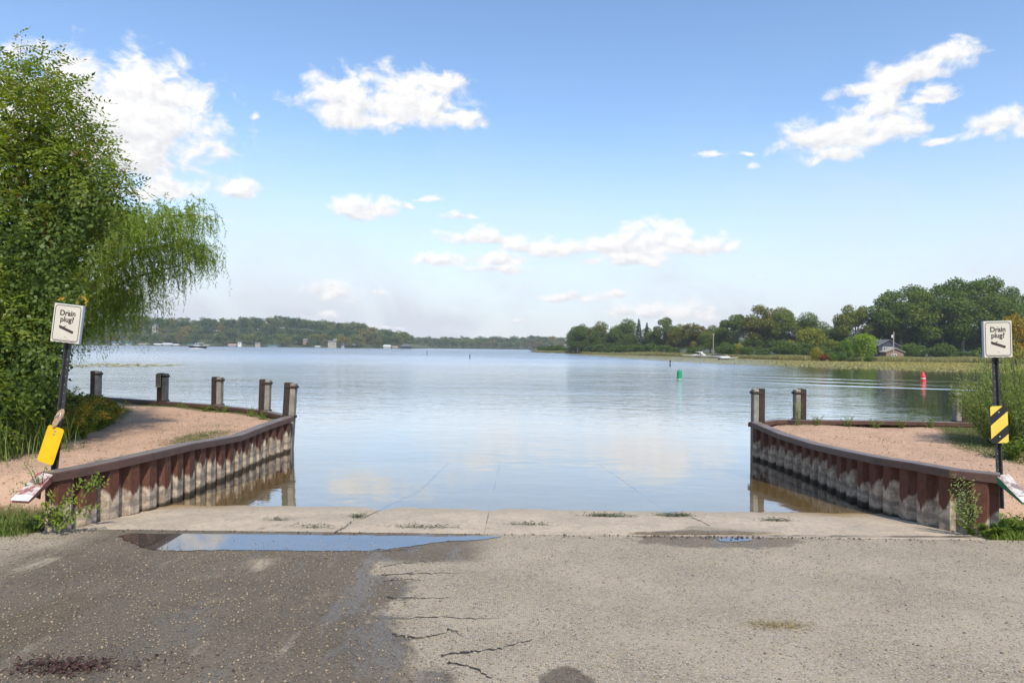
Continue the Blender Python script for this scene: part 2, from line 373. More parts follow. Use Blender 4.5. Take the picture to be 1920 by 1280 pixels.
    h = mathn(nt, 'ADD', mathn(nt, 'MULTIPLY', mathn(nt, 'SUBTRACT', 1.0, v1.outputs['Distance']), .8), mathn(nt, 'ADD', fine, mathn(nt, 'MULTIPLY', v2.outputs['Distance'], .3)))
    bump(nt, p, h, .55, .008)
    return m
MT['asphalt'] = asphalt_mat()

def concrete_mat():
    m, nt, p = new_mat('concrete'); pos = geo_pos(nt)
    sep = nt.nodes.new('ShaderNodeSeparateXYZ'); nt.links.new(pos, sep.inputs[0]); x, y, z = sep.outputs
    n1 = noisen(nt, pos, 1.3, 7, .62); n2 = noisen(nt, pos, 14, 6, .7)
    v = nt.nodes.new('ShaderNodeTexVoronoi'); v.inputs['Scale'].default_value = 75; nt.links.new(pos, v.inputs['Vector'])
    col = mixc(nt, smooth(nt, n1, .32, .7), (.50, .40, .29), (.39, .315, .23))
    col = mixc(nt, smooth(nt, n2, .50, .74, 0, .75), col, (.20, .165, .125))
    n4 = noisen(nt, pos, 4.0, 7, .68, .5)
    col = mixc(nt, smooth(nt, n4, .52, .66, 0, .55), col, (.26, .215, .165))
    col = mixc(nt, smooth(nt, mathn(nt, 'ABSOLUTE', mathn(nt, 'SUBTRACT', n4, .5)), .012, .003, 0, .5), col, (.12, .10, .08))
    col = mixc(nt, smooth(nt, v.outputs['Distance'], .28, .12, 0, .35), col, (.52, .47, .40))
    # algae film below the usual water level and towards the walls (a stain with its own uneven edge)
    zz = mathn(nt, 'ADD', z, mathn(nt, 'MULTIPLY', mathn(nt, 'SUBTRACT', n1, .5), .10))
    wet = smooth(nt, zz, -.085, -.135)
    ax = mathn(nt, 'ADD', mathn(nt, 'ABSOLUTE', x), mathn(nt, 'MULTIPLY', mathn(nt, 'SUBTRACT', n1, .5), 1.6))
    side = smooth(nt, ax, 3.2, 4.6)
    col = mixc(nt, mathn(nt, 'MULTIPLY', wet, .45), col, (.31, .235, .13))
    col = mixc(nt, mathn(nt, 'MULTIPLY', wet, mathn(nt, 'MULTIPLY', side, .8)), col, (.27, .155, .045))
    nt.links.new(col, p.inputs['Base Color'])
    nt.links.new(mathn(nt, 'SUBTRACT', .88, mathn(nt, 'MULTIPLY', wet, .45)), p.inputs['Roughness'])
    bump(nt, p, mathn(nt, 'ADD', n2, mathn(nt, 'MULTIPLY', v.outputs['Distance'], .5)), .4, .008)
    return m
MT['concrete'] = concrete_mat()

def bank_mat():
    m, nt, p = new_mat('bank_soil'); pos = geo_pos(nt)
    at_ = nt.nodes.new('ShaderNodeAttribute'); at_.attribute_name = 'turf'
    n1 = noisen(nt, pos, 1.1, 6, .6); n2 = noisen(nt, pos, 9, 7, .7); n3 = noisen(nt, pos, 60, 4, .7)
    v = nt.nodes.new('ShaderNodeTexVoronoi'); v.inputs['Scale'].default_value = 48; nt.links.new(pos, v.inputs['Vector'])
    sand = mixc(nt, smooth(nt, n1, .35, .68), (.60, .388, .265), (.48, .312, .212))
    sand = mixc(nt, smooth(nt, n2, .54, .74, 0, .8), sand, (.27, .175, .105))
    n5 = noisen(nt, pos, 3.2, 6, .66, .8)
    sand = mixc(nt, smooth(nt, n5, .54, .68, 0, .55), sand, (.36, .245, .15))
    sand = mixc(nt, smooth(nt, v.outputs['Distance'], .30, .12, 0, .5), sand, (.58, .45, .34))
    soil = mixc(nt, smooth(nt, n2, .35, .7), (.10, .095, .035), (.17, .14, .06))
    f = smooth(nt, mathn(nt, 'ADD', at_.outputs['Fac'], mathn(nt, 'MULTIPLY', mathn(nt, 'SUBTRACT', n2, .5), 1.1)), .35, .75)
    nt.links.new(mixc(nt, f, sand, soil), p.inputs['Base Color']); p.inputs['Roughness'].default_value = .95
    p.inputs['Specular IOR Level'].default_value = .15
    bump(nt, p, mathn(nt, 'ADD', mathn(nt, 'MULTIPLY', n2, 2.0), mathn(nt, 'ADD', n3, v.outputs['Distance'])), .7, .025)
    return m
MT['bank'] = bank_mat()

def pile_mat():
    m, nt, p = new_mat('rusty_sheet_pile'); pos = geo_pos(nt)
    sep = nt.nodes.new('ShaderNodeSeparateXYZ'); nt.links.new(pos, sep.inputs[0]); x, y, z = sep.outputs
    mp = nt.nodes.new('ShaderNodeMapping'); mp.inputs['Scale'].default_value = (1, 1, .22); nt.links.new(pos, mp.inputs[0])
    n1 = noisen(nt, mp.outputs[0], 7, 7, .65); n2 = noisen(nt, pos, 16, 6, .7); n3 = noisen(nt, pos, 2.2, 5, .6)
    rust = mixc(nt, smooth(nt, n2, .3, .72), (.135, .050, .030), (.075, .034, .022))
    rust = mixc(nt, smooth(nt, n1, .56, .72, 0, .55), rust, (.19, .10, .075))
    # lime and dried silt left by the changing water level, ragged upper edge
    tc = nt.nodes.new('ShaderNodeTexCoord'); so = nt.nodes.new('ShaderNodeSeparateXYZ'); nt.links.new(tc.outputs['Object'], so.inputs[0])
    scal = mathn(nt, 'MULTIPLY', mathn(nt, 'ABSOLUTE', mathn(nt, 'SUBTRACT', mathn(nt, 'FRACT', mathn(nt, 'MULTIPLY', so.outputs[0], 1 / .35)), .36)), .50)
    oi = nt.nodes.new('ShaderNodeObjectInfo')
    lev = mathn(nt, 'ADD', mathn(nt, 'ADD', z, mathn(nt, 'MULTIPLY', mathn(nt, 'SUBTRACT', n1, .5), .34)), mathn(nt, 'MULTIPLY', scal, -.8))
    lev = mathn(nt, 'ADD', lev, mathn(nt, 'MULTIPLY', mathn(nt, 'SUBTRACT', oi.outputs['Random'], .5), .15))
    lime = smooth(nt, lev, .185, .12)
    lc = mixc(nt, smooth(nt, noisen(nt, pos, 9, 7, .7), .38, .62), (.54, .44, .335), (.25, .195, .14))
    band = smooth(nt, mathn(nt, 'ABSOLUTE', mathn(nt, 'SUBTRACT', mathn(nt, 'ADD', z, mathn(nt, 'MULTIPLY', n3, .03)), .085)), .045, .015, 0, .55)
    lc = mixc(nt, band, lc, (.16, .14, .125))
    low = smooth(nt, mathn(nt, 'ADD', z, mathn(nt, 'MULTIPLY', mathn(nt, 'SUBTRACT', n1, .5), .08)), -.035, -.095)
    lc = mixc(nt, low, lc, (.045, .036, .022))
    col = mixc(nt, mathn(nt, 'MULTIPLY', lime, .93), rust, lc)
    nt.links.new(col, p.inputs['Base Color']); p.inputs['Roughness'].default_value = .78; p.inputs['Specular IOR Level'].default_value = .3
    bump(nt, p, mathn(nt, 'ADD', n2, n1), .35, .012)
    return m
MT['pile'] = pile_mat()
def cap_mat():
    m, nt, p = new_mat('rusty_cap'); g = nt.nodes.new('ShaderNodeNewGeometry'); pos = g.outputs['Position']
    n1 = noisen(nt, pos, 6, 7, .65); n2 = noisen(nt, pos, 28, 5, .7)
    c = mixc(nt, smooth(nt, n1, .35, .7), (.105, .052, .036), (.068, .038, .028))
    c = mixc(nt, smooth(nt, n2, .60, .75, 0, .5), c, (.26, .22, .19))
    sn = nt.nodes.new('ShaderNodeSeparateXYZ'); nt.links.new(g.outputs['True Normal'], sn.inputs[0])
    top = smooth(nt, sn.outputs[2], .7, .95)           # upward faces painted paler: the high sun's light put into the colour
    worn = mixc(nt, smooth(nt, n1, .3, .7), (.20, .172, .150), (.13, .105, .092))  # paler greys standing in for sunlight on the cap top
    nt.links.new(mixc(nt, mathn(nt, 'MULTIPLY', top, smooth(nt, n2, .2, .55, .65, 1)), c, worn), p.inputs['Base Color'])
    p.inputs['Roughness'].default_value = .55; bump(nt, p, mathn(nt, 'ADD', n1, n2), .25, .008)
    return m
MT['cap'] = cap_mat()
def peel_mat(name, paint):
    m, nt, p = new_mat(name); pos = geo_pos(nt)
    n1 = noisen(nt, pos, 9, 7, .7, .4); n2 = noisen(nt, pos, 40, 5, .7)
    c = mixc(nt, smooth(nt, n1, .43, .56), paint, (.50, .46, .42))
    c = mixc(nt, smooth(nt, n2, .56, .66, 0, .8), c, (.16, .10, .09))
    nt.links.new(c, p.inputs['Base Color']); p.inputs['Roughness'].default_value = .6; bump(nt, p, n1, .3, .004)
    return m
MT['peel_red'] = peel_mat('peeling_red', (.26, .085, .08)); MT['peel_green'] = peel_mat('peeling_white', (.20, .14, .12))
MT['green_paint'] = plain('green_paint', (.02, .16, .07), .5, .4, 9, bumps=.2); MT['red_paint'] = plain('red_paint', (.17, .06, .055), .6, .4, 9, bumps=.2)

def water_mat(name, lake=True):
    m, nt, p = new_mat(name); nt.nodes.remove(p); pos = geo_pos(nt)
    out = nt.nodes['Material Output']
    fr = nt.nodes.new('ShaderNodeFresnel'); fr.inputs['IOR'].default_value = 1.333
    gl = nt.nodes.new('ShaderNodeBsdfGlossy'); gl.inputs['Roughness'].default_value = .03 if lake else .02
    gl.inputs['Color'].default_value = (1, 1, 1, 1)
    tr = nt.nodes.new('ShaderNodeBsdfTransparent'); tr.inputs['Color'].default_value = (.84, .88, .83, 1) if lake else (.75, .73, .7, 1)
    mx = nt.nodes.new('ShaderNodeMixShader')
    if lake:
        sep = nt.nodes.new('ShaderNodeSeparateXYZ'); nt.links.new(pos, sep.inputs[0]); x, y, z = sep.outputs
        mp = nt.nodes.new('ShaderNodeMapping'); mp.inputs['Scale'].default_value = (.55, 1, 1); mp.inputs['Rotation'].default_value = (0, 0, R(14)); nt.links.new(pos, mp.inputs[0])
        a = noisen(nt, mp.outputs[0], 1.6, 3, .55, .3); b = noisen(nt, mp.outputs[0], 5.5, 3, .6, .4); c = noisen(nt, mp.outputs[0], .22, 2, .5)
        # wind patches: open lake ruffled, the sheltered bay by the lilies and the ramp calmer
        calm = mathn(nt, 'MULTIPLY', smooth(nt, y, 12, 40, .07, 1.0), smooth(nt, mathn(nt, 'SUBTRACT', x, mathn(nt, 'MULTIPLY', y, .36)), -4, 8, 1.0, .14))
        patch = smooth(nt, noisen(nt, mp.outputs[0], .035, 3, .5), .35, .65, .75, 1.2)
        hgt = mathn(nt, 'ADD', mathn(nt, 'MULTIPLY', a, .6), mathn(nt, 'ADD', mathn(nt, 'MULTIPLY', b, .22), mathn(nt, 'MULTIPLY', c, 1.2)))
        hgt = mathn(nt, 'MULTIPLY', hgt, mathn(nt, 'MULTIPLY', mathn(nt, 'MULTIPLY', calm, patch), smooth(nt, y, 50, 320, 1.0, 4.5)))
        # boat wake running in along the lily bed: a train of low ridges
        wd = mathn(nt, 'ADD', mathn(nt, 'ADD', y, mathn(nt, 'MULTIPLY', x, .62)), mathn(nt, 'MULTIPLY', noisen(nt, pos, .05, 2), 9))
        def ridge(c0, w, amp):
            q = mathn(nt, 'DIVIDE', mathn(nt, 'SUBTRACT', wd, c0), w)
            e = mathn(nt, 'POWER', 2.718, mathn(nt, 'MULTIPLY', mathn(nt, 'MULTIPLY', q, q), -1))
            return mathn(nt, 'MULTIPLY', e, amp)
        right = smooth(nt, x, 6, 16)
        wk = mathn(nt, 'ADD', ridge(66, 1.5, .55), mathn(nt, 'ADD', ridge(72, 1.3, .4), ridge(80, 2.2, .5)))
        hgt = mathn(nt, 'ADD', hgt, mathn(nt, 'MULTIPLY', wk, right))
        nt.links.new(mathn(nt, 'MULTIPLY', smooth(nt, y, 22, 160, .06, .25), smooth(nt, calm, .1, .9, .35, 1.0)), gl.inputs['Roughness'])
        bp = nt.nodes.new('ShaderNodeBump'); bp.inputs['Strength'].default_value = 1.0; bp.inputs['Distance'].default_value = .13
        nt.links.new(hgt, bp.inputs['Height'])
        for n in (fr, gl): nt.links.new(bp.outputs[0], n.inputs['Normal'])
    nt.links.new(mathn(nt, 'MULTIPLY', fr.outputs[0], 1.75, clamp=True), mx.inputs[0])
    nt.links.new(tr.outputs[0], mx.inputs[1]); nt.links.new(gl.outputs[0], mx.inputs[2]); nt.links.new(mx.outputs[0], out.inputs['Surface'])
    return m
MT['water'] = water_mat('lake_water')
MT['puddle'] = plain('muddy_puddle', (.085, .072, .058), .03, .3, 3, bumps=0, spec=.5)
MT['puddle'].node_tree.nodes['Principled BSDF'].inputs['IOR'].default_value = 4.6
def bed_mat():
    m, nt, p = new_mat('lake_bed'); pos = geo_pos(nt)
    sep = nt.nodes.new('ShaderNodeSeparateXYZ'); nt.links.new(pos, sep.inputs[0])
    n = noisen(nt, pos, 1.5, 6, .65)
    sand = mixc(nt, smooth(nt, n, .35, .68), (.26, .18, .085), (.15, .095, .04))
    muck = mixc(nt, smooth(nt, n, .35, .68), (.21, .205, .19), (.16, .16, .15))
    nt.links.new(mixc(nt, smooth(nt, sep.outputs[1], 15, 26), sand, muck), p.inputs['Base Color']); p.inputs['Roughness'].default_value = .95
    return m
MT['bed'] = bed_mat()
MT['hill'] = plain('hill_turf', (.085, .10, .035), .95, .4, .06, c2=(.06, .075, .03), bumps=0)

# ------------------------------------------------------------------ setting: lake, ground, ramp
WZ = -.13
def smoothstep(a, b, x):
    t = np.clip((x - a) / (b - a), 0, 1); return t * t * (3 - 2 * t)
def grid(name, xs, ys, zf, mat, attr=None, smooth_=True, keep=None):
    XX, YY = np.meshgrid(xs, ys); ZZ = zf(XX, YY)
    nx, ny = len(xs), len(ys)
    idx = np.arange(nx * ny).reshape(ny, nx)
    F = np.stack([idx[:-1, :-1], idx[:-1, 1:], idx[1:, 1:], idx[1:, :-1]], -1).reshape(-1, 4)
    V = np.stack([XX, YY, ZZ], -1).reshape(-1, 3)
    o = np_obj(name, V, F, mat, None, smooth_)
    if attr is not None:
        a = o.data.attributes.new('turf', 'FLOAT', 'POINT'); a.data.foreach_set('value', attr(XX, YY).ravel().astype(np.float32))
    return o
tag(np_obj('lake_water', [(-1250, 7.95, WZ), (1450, 7.95, WZ), (1450, 1500, WZ), (-1250, 1500, WZ)], [(0, 1, 2, 3)], MT['water']),
    'calm grey-blue lake rippled by light wind', 'lake', kind='structure')
tag(grid('lake_bed', np.array([-1250, -40, -6, 6, 40, 1450.]), np.array([8.0, 9, 10, 12, 14, 16, 20, 30, 1500.]),
         lambda x, y: -.22 - np.clip((y - 8) * .085, 0, 2.4), MT['bed']), 'brown sandy lake bed under the shallow water', 'lake bed', kind='structure')

def asph_z(x, y):
    return .045 * np.clip(6.6 - y, 0, 14) + .0015 * np.sin(x * 1.7 + y) * np.cos(y * 1.3)
SEAM = 7.87
axs = np.concatenate([np.arange(-40, -8, 4), np.arange(-8, 8.01, .25), np.arange(12, 41, 4)])
ays = np.concatenate([np.arange(-60, 0, 5), np.arange(0, SEAM, .25), [SEAM]])
asphalt = tag(grid('asphalt', axs, ays, lambda x, y: asph_z(x, y) * np.where(y > 7.6, .3, 1), MT['asphalt']),
              'worn tan-grey asphalt apron with exposed stones and a damp left lane', 'asphalt', kind='structure')

# concrete ramp in slabs with open joints
RAMP_S = .08
def ramp_z(y): return .012 - RAMP_S * (y - SEAM)
ramp = empty('boat_ramp', (0, 0, 0)); tag(ramp, 'pale concrete boat ramp sloping into the lake', 'ramp', kind='structure')
def slab(x0, x1, y0, y1, skew0=0, skew1=0, rag=.02):
    rr = random.Random(int(x0 * 100 + y0 * 7)); nx = max(2, int((x1 - x0) / .22)); ny = 10
    top = []
    for j in range(ny + 1):
        t = j / ny; y = y0 + (y1 - y0) * t
        for i in range(nx + 1):
            s = i / nx
            x = x0 + skew0 * t + (x1 + skew1 * t - x0 - skew0 * t) * s
            ex = rr.uniform(-rag, rag) if i in (0, nx) else 0; ey = rr.uniform(-rag, rag) if j in (0, ny) else 0
            top.append((x + ex, y + ey, ramp_z(y + ey) + rr.uniform(-.004, .004) - (.012 if i in (0, nx) or j in (0, ny) else 0)))
    n = len(top); w = nx + 1
    f = [(j * w + i, j * w + i + 1, (j + 1) * w + i + 1, (j + 1) * w + i) for j in range(ny) for i in range(nx)]
    rim = [i for i in range(w)] + [j * w + nx for j in range(1, ny + 1)] + [ny * w + i for i in range(nx - 1, -1, -1)] + [j * w for j in range(ny - 1, 0, -1)]
    v = top + [(top[k][0], top[k][1], top[k][2] - .2) for k in rim]
    m = len(rim); f += [(rim[a], n + a, n + (a + 1) % m, rim[(a + 1) % m]) for a in range(m)]
    me = bpy.data.meshes.new('slab'); me.from_pydata(v, [], f); me.update(); me.materials.append(MT['concrete'])
    for p_ in me.polygons: p_.use_smooth = False
    return link(bpy.data.objects.new('slab', me), ramp)
ya, yb, yc = SEAM + .01, 11.9, 17.0
slab(-5.0, -2.02, ya, yb, .05, .52, .012); slab(-2.0, -.293, ya, yb, .52, 0, .003); slab(-.29, 2.166, ya, yb, 0, .05, .003); slab(2.17, 5.5, ya, yb, .05, -.1, .003)
slab(-4.95, -1.55, yb + .03, yc); slab(-1.5, -.29, yb + .03, yc); slab(-.26, 2.2, yb + .03, yc); slab(2.23, 5.4, yb + .03, yc)

# ------------------------------------------------------------------ banks behind the sheet-pile walls
LW = [(-5.24, 7.72), (-5.14, 8.05), (-5.03, 8.6), (-4.92, 9.2), (-4.90, 10.3), (-4.88, 11.3), (-4.88, 12.1), (-4.92, 13.5), (-4.80, 14.75)]
LWZ = [.575, .572, .572, .574, .545, .485, .44, .46, .51]
LL = [(-4.86, 14.95), (-5.9, 16.2), (-7.6, 17.5), (-9.4, 18.5), (-12.0, 19.8), (-16, 21.2), (-20, 22.3)]
RW = [(5.80, 8.10), (5.44, 8.35), (5.37, 9.0), (5.30, 9.7), (5.31, 10.6), (5.36, 12.0), (5.30, 13.3), (5.19, 14.45)]
RWZ = [.625, .63, .60, .555, .505, .435, .445, .54]
RL = [(5.22, 14.7), (6.0, 15.45), (8.3, 15.55), (10.2, 15.5), (13, 15.5), (17, 15.7)]
def interp_y(path, y):
    p = sorted(path, key=lambda q: q[1]); return np.interp(y, [q[1] for q in p], [q[0] for q in p])
def bank(name, side, label):
    if side < 0:
        ys = np.concatenate([np.arange(7.45, 9.4, .12), np.arange(9.4, 22.2, .3)]); path = LW + LL[1:]; xout = -44
    else:
        ys = np.concatenate([np.arange(7.85, 9.8, .12), np.arange(9.8, 15.4, .3), [15.42]]); path = RW + [(5.3, 14.8), (5.95, 15.42)]; xout = 44
    n = 70; t = (np.linspace(0, 1, n)) ** 2.2
    V = []; A = []
    for y in ys:
        yy = max(y, path[0][1]); xw = float(interp_y(path, yy)) + side * .10
        if y < path[0][1]: xw = path[0][0] + side * .06
        for q in t:
            x = xw + (xout - xw) * q
            y0 = 7.55 if side < 0 else 8.0
            z = .50 * float(smoothstep(y0, y0 + 1.35, y)) - .03
            z += .03 * math.sin(x * 1.9 + y * .7) * math.cos(y * 1.6 - x * .4) * min(1, max(0, (y - y0)))
            V.append((x, y, z)); A.append(turf(x, y, side))
    ny = len(ys); idx = np.arange(n * ny).reshape(ny, n)
    F = np.stack([idx[:-1, :-1], idx[:-1, 1:], idx[1:, 1:], idx[1:, :-1]], -1).reshape(-1, 4)
    if side < 0: F = F[:, ::-1]
    o = np_obj(name, V, F, MT['bank'], None, True)
    a = o.data.attributes.new('turf', 'FLOAT', 'POINT'); a.data.foreach_set('value', np.array(A, np.float32))
    return tag(o, label, 'sandy ground', kind='structure')
def bank_z(x, y, side):
    y0 = 7.55 if side < 0 else 8.0
    z = .50 * float(smoothstep(y0, y0 + 1.35, y)) - .03
    return z + .03 * math.sin(x * 1.9 + y * .7) * math.cos(y * 1.6 - x * .4) * min(1, max(0, (y - y0)))
def turf(x, y, side):
    """how much turf covers the sand at a point of a bank, 0..1"""
    v = 0.0
    if side < 0:
        e = np.interp(y, [7.4, 9.0, 10.0, 12.0, 14.3, 17.5, 19], [-7.4, -7.3, -7.1, -7.7, -8.2, -9.6, -12])
        v = max(v, float(smoothstep(e + .5, e - .5, x)) if False else float(np.clip((e + .4 - x) / .8, 0, 1)))
        v = max(v, float(np.clip((8.35 - y) / .35, 0, 1)) * float(np.clip((-5.3 - x) / .2, 0, 1)))
        dl = y - float(np.interp(x, [-20, -16, -12, -9.4, -7.6, -5.9, -4.86], [22.3, 21.2, 19.8, 18.5, 17.5, 16.2, 14.95]))
        v = max(v, .75 * float(np.clip((dl + .9) / .6, 0, 1)))
        v = max(v, .8 * math.exp(-(((x + 5.55) / .55) ** 2 + ((y - 12.2) / 1.6) ** 2)), .5 * math.exp(-(((x + 6.2) / 1.0) ** 2 + ((y - 14.2) / 1.1) ** 2)))
    else:
        e = np.interp(y, [7.8, 8.6, 9.3, 10.5, 12, 15.6], [6.2, 6.9, 7.7, 7.6, 7.7, 9.6])
        v = max(v, float(np.clip((x - e + .3) / .7, 0, 1)) if y > 9.6 else 0)
        v = max(v, float(np.clip((8.6 - y) / .35, 0, 1)) * float(np.clip((x - 5.7) / .2, 0, 1)))
        v = max(v, .7 * float(np.clip((y - 15.05) / .3, 0, 1)), .42 * math.exp(-(((x - 7.2) / .9) ** 2 + ((y - 12.9) / .8) ** 2)))
    return v
bank('sandy_bank_left', -1, 'pink sandy bank behind the left sheet-pile wall with turf along its edges')
bank('sandy_bank_right', 1, 'pink sandy bank behind the right sheet-pile wall')

# ------------------------------------------------------------------ sheet-pile walls
def resample(path, zs, step):
    P = [Vector((a, b, c)) for (a, b), c in zip(path, zs)]
    L = [0]
    for a, b in zip(P, P[1:]): L.append(L[-1] + (b.xy - a.xy).length)
    n = round(L[-1] / step); out = []
    for i in range(n + 1):
        s = L[-1] * i / n
        k = max(j for j in range(len(L)) if L[j] <= s + 1e-6); k = min(k, len(P) - 2)
        t = (s - L[k]) / (L[k + 1] - L[k]); out.append(P[k].lerp(P[k + 1], t))
    return out
PITCH_P = .35
def pile_mesh(mir):
    prof = [(0.0, 0.0), (.018, .012), (.065, .105), (.225, .105), (.270, .012), (.330, 0.0), (.345, -.012)]
    th = .012; v = []; f = []
    line = prof + [(s, o - th) for s, o in prof[::-1]]
    n = len(line)
    zs = [-1.45, -.5, -.1, .0]
    for z in zs:
        for s, o in line: v.append((s, o * mir, z))
    for k in range(len(zs) - 1):
        for i in range(n): f.append((k * n + i, k * n + (i + 1) % n, (k + 1) * n + (i + 1) % n, (k + 1) * n + i))
    f.append(tuple(range(n))); f.append(tuple((len(zs) - 1) * n + i for i in range(n)))
    me = bpy.data.meshes.new('pile'); me.from_pydata(v, [], f); me.update()
    bm = bmesh.new(); bm.from_mesh(me); bmesh.ops.recalc_face_normals(bm, faces=bm.faces); bm.to_mesh(me); bm.free()
    me.materials.append(MT['pile']); return me
PM = {1: pile_mesh(1), -1: pile_mesh(-1)}
def sheet_wall(path, zs, out_sign, label, capw=.22, caph=.10, cap_split=(3, 6)):
    """out_sign: +1 if the water lies to the left of the path direction"""
    root = empty('sheet_pile_wall', (path[0][0], path[0][1], 0), 0, label, 'retaining wall')
    root.location = (0, 0, 0)
    pts = resample(path, zs, PITCH_P)
    for a, b in zip(pts, pts[1:]):
        d = (b - a); d.z = 0
        o = bpy.data.objects.new('pile', PM[out_sign]); link(o, root)
        o.location = (a.x, a.y, (a.z + b.z) / 2 + .035); o.rotation_euler = (random.uniform(-.006, .006), random.uniform(-.006, .006), math.atan2(d.y, d.x))
        o.scale = (d.length / PITCH_P, 1, 1)
    P = [Vector((x, y, z)) for (x, y), z in zip(path, zs)]
    cuts = [0] + [c for c in cap_split if c < len(P) - 1] + [len(P) - 1]
    for c0, c1 in zip(cuts, cuts[1:]):
        seg = P[c0:c1 + 1]; v = []; f = []
        for i, p in enumerate(seg):
            gi = c0 + i; t = (P[min(gi + 1, len(P) - 1)] - P[max(gi - 1, 0)]); t.z = 0; t.normalize()
            nrm = Vector((-t.y, t.x, 0)) * out_sign
            q = p.copy()
            if i == 0 and c0 > 0: q += t * .004
            if i == len(seg) - 1 and c1 < len(P) - 1: q -= t * .004
            o_, i_ = q + nrm * .128, q + nrm * (.128 - capw); b_ = .012
            ring = [o_, o_ + Vector((0, 0, caph - b_)), o_ + Vector((0, 0, caph)) - nrm * b_, i_ + Vector((0, 0, caph)) + nrm * b_, i_ + Vector((0, 0, caph - b_)), i_]
            v += ring
        k = 6
        for i in range(len(seg) - 1):
            f += [(i * k + j, i * k + (j + 1) % k, (i + 1) * k + (j + 1) % k, (i + 1) * k + j) for j in range(k)]
        f += [tuple(range(k)), tuple((len(seg) - 1) * k + j for j in range(k))]
        MB().add(v, f).build('cap_rail', MT['cap'], root)
    return root
wl = sheet_wall(LW, LWZ, -1, 'rusty corrugated sheet-pile wall ending in a red and white sloped cap')
wr = sheet_wall(RW[::-1], RWZ[::-1], -1, 'rusty corrugated sheet-pile wall ending in a green and white sloped cap', cap_split=(1, 4))
sheet_wall(LL, [.50, .50, .50, .49, .49, .49, .48], -1, 'dark sheet-pile wall facing the open lake, lined by four mooring posts', capw=.2, caph=.09, cap_split=(2, 4))
sheet_wall(RL, [.50, .50, .50, .49, .49, .49], 1, 'dark sheet-pile wall facing the lily bay, weeds along its foot', capw=.2, caph=.09, cap_split=(2, 4))

def cap_end(root, p0, p1, w, mat_top, mat_side, side):
    """cap bent down at the landward end"""
    p0, p1 = Vector(p0), Vector(p1); t = (p1 - p0); t.z = 0; t.normalize(); n = Vector((-t.y, t.x, 0)) * side
    a, b = p0 + n * w / 2, p0 - n * w / 2; c, d = p1 + n * w / 2, p1 - n * w / 2; dz = Vector((0, 0, -.10))
    o = MB().add([a, b, d, c, a + dz, b + dz, d + dz * .35, c + dz * .35],
                 [(0, 1, 2, 3), (4, 7, 6, 5), (0, 4, 5, 1), (1, 5, 6, 2), (2, 6, 7, 3), (3, 7, 4, 0)]).build('cap_end', mat_top, root, bevel=.006)
    o.data.materials.append(mat_side)
    for f in o.data.polygons:
        if f.normal.z < .5: f.material_index = 1
    # bare white tip
    tip = MB().add([c + Vector((0, 0, .004)) + (a - c) * .0, d + Vector((0, 0, .004)), d + (b - d) * .16 + Vector((0, 0, .004)), c + (a - c) * .16 + Vector((0, 0, .004)),
                    c + Vector((0, 0, -.006)), d + Vector((0, 0, -.006)), d + (b - d) * .16 + Vector((0, 0, -.006)), c + (a - c) * .16 + Vector((0, 0, -.006))],
                   [(0, 1, 2, 3), (4, 7, 6, 5), (0, 4, 5, 1), (1, 5, 6, 2), (2, 6, 7, 3), (3, 7, 4, 0)]).build('white_tip', MT['white_paint'], o)
    return o
le = cap_end(wl, (-5.25, 7.735, .673), (-5.30, 7.40, .43), .215, MT['peel_red'], MT['red_paint'], 1)
le['label'] = 'peeling red and white sloped cap end'
re_ = cap_end(wr, (5.80, 8.06, .724), (5.90, 7.78, .47), .215, MT['peel_green'], MT['green_paint'], 1)
re_['label'] = 'peeling green and white sloped cap end'

# ------------------------------------------------------------------ mooring posts
def mooring_post(base, top_z, timber_dir, label, tilt=(0, 0), foot=None, board=False):
    """steel channel and weathered timber strapped side by side; timber_dir is +1 (right) or -1"""
    x, y, z = base
    root = empty('mooring_post', (x, y, z), 0, label, 'mooring post', 'mooring posts on the walls')
    root.rotation_euler = (tilt[0], tilt[1], random.uniform(-.08, .08)); h = top_z - z
    s = timber_dir
    m = MB(); m.box((-s * .06, 0, h / 2 - .2), (.125, .20, h + .4)); m.build('steel_channel', MT['steel_dark'], root, bevel=.008)
    zb = -(z - foot) if foot is not None else -.25
    m = MB(); m.box((s * .062, -.004, (h - .01 + zb) / 2), (.115, .19, h - .01 - zb)); m.build('timber', MT['timber'], root, bevel=.012)
    for zz in (h - .09, .08):
        m = MB(); m.box((s * .03, 0, zz), (.215, .226, .055)); m.build('strap', MT['steel_dark'], root, bevel=.004)
    if board:
        b = MB().box((-s * .075, -.125, h - .20), (.13, .018, .36)).build('notice_board', MT['cream'], root, bevel=.003)
        b['label'] = 'small weathered notice board with dark rows of print'
        for k, (zz, w) in enumerate([(-.06, .10), (-.105, .09), (-.15, .10), (-.21, .07), (-.255, .10), (-.31, .08)]):
            MB().box((-s * .075 + (.1 - w) * .3, -.1355, h + zz), (w, .004, .018)).build('print_line', MT['sign_ink'], b)
def post_at(px, ytop, d, s, label, z0=.5, **k):
    p = at(px, ytop, d); mooring_post((p.x, d, z0), p.z, s, label, **k)
post_at(543, 717, 14.98, 1, 'leaning dark post with pale timber at the left wall corner', tilt=(0, .045), foot=-.9)
post_at(497, 711, 16.25, 1, 'dark post with pale timber next to the left corner post', tilt=(0, .02))
post_at(408.5, 706, 17.6, 1, 'dark post with pale timber between the notice-board post and two corner-side posts')
post_at(306, 699, 18.6, 1, 'dark post carrying a small weathered notice board', board=True)
post_at(181, 695, 19.9, 1, 'dark post standing in the yellow-flowered weeds')
post_at(1421, 728, 14.68, -1, 'dark post with pale timber at the right wall corner', foot=-.9)
post_at(1499, 729, 15.62, -1, 'dark post with pale timber and a weed growing at its foot')
post_at(1800, 735, 15.62, -1, 'dark post half hidden by the willow shrub')

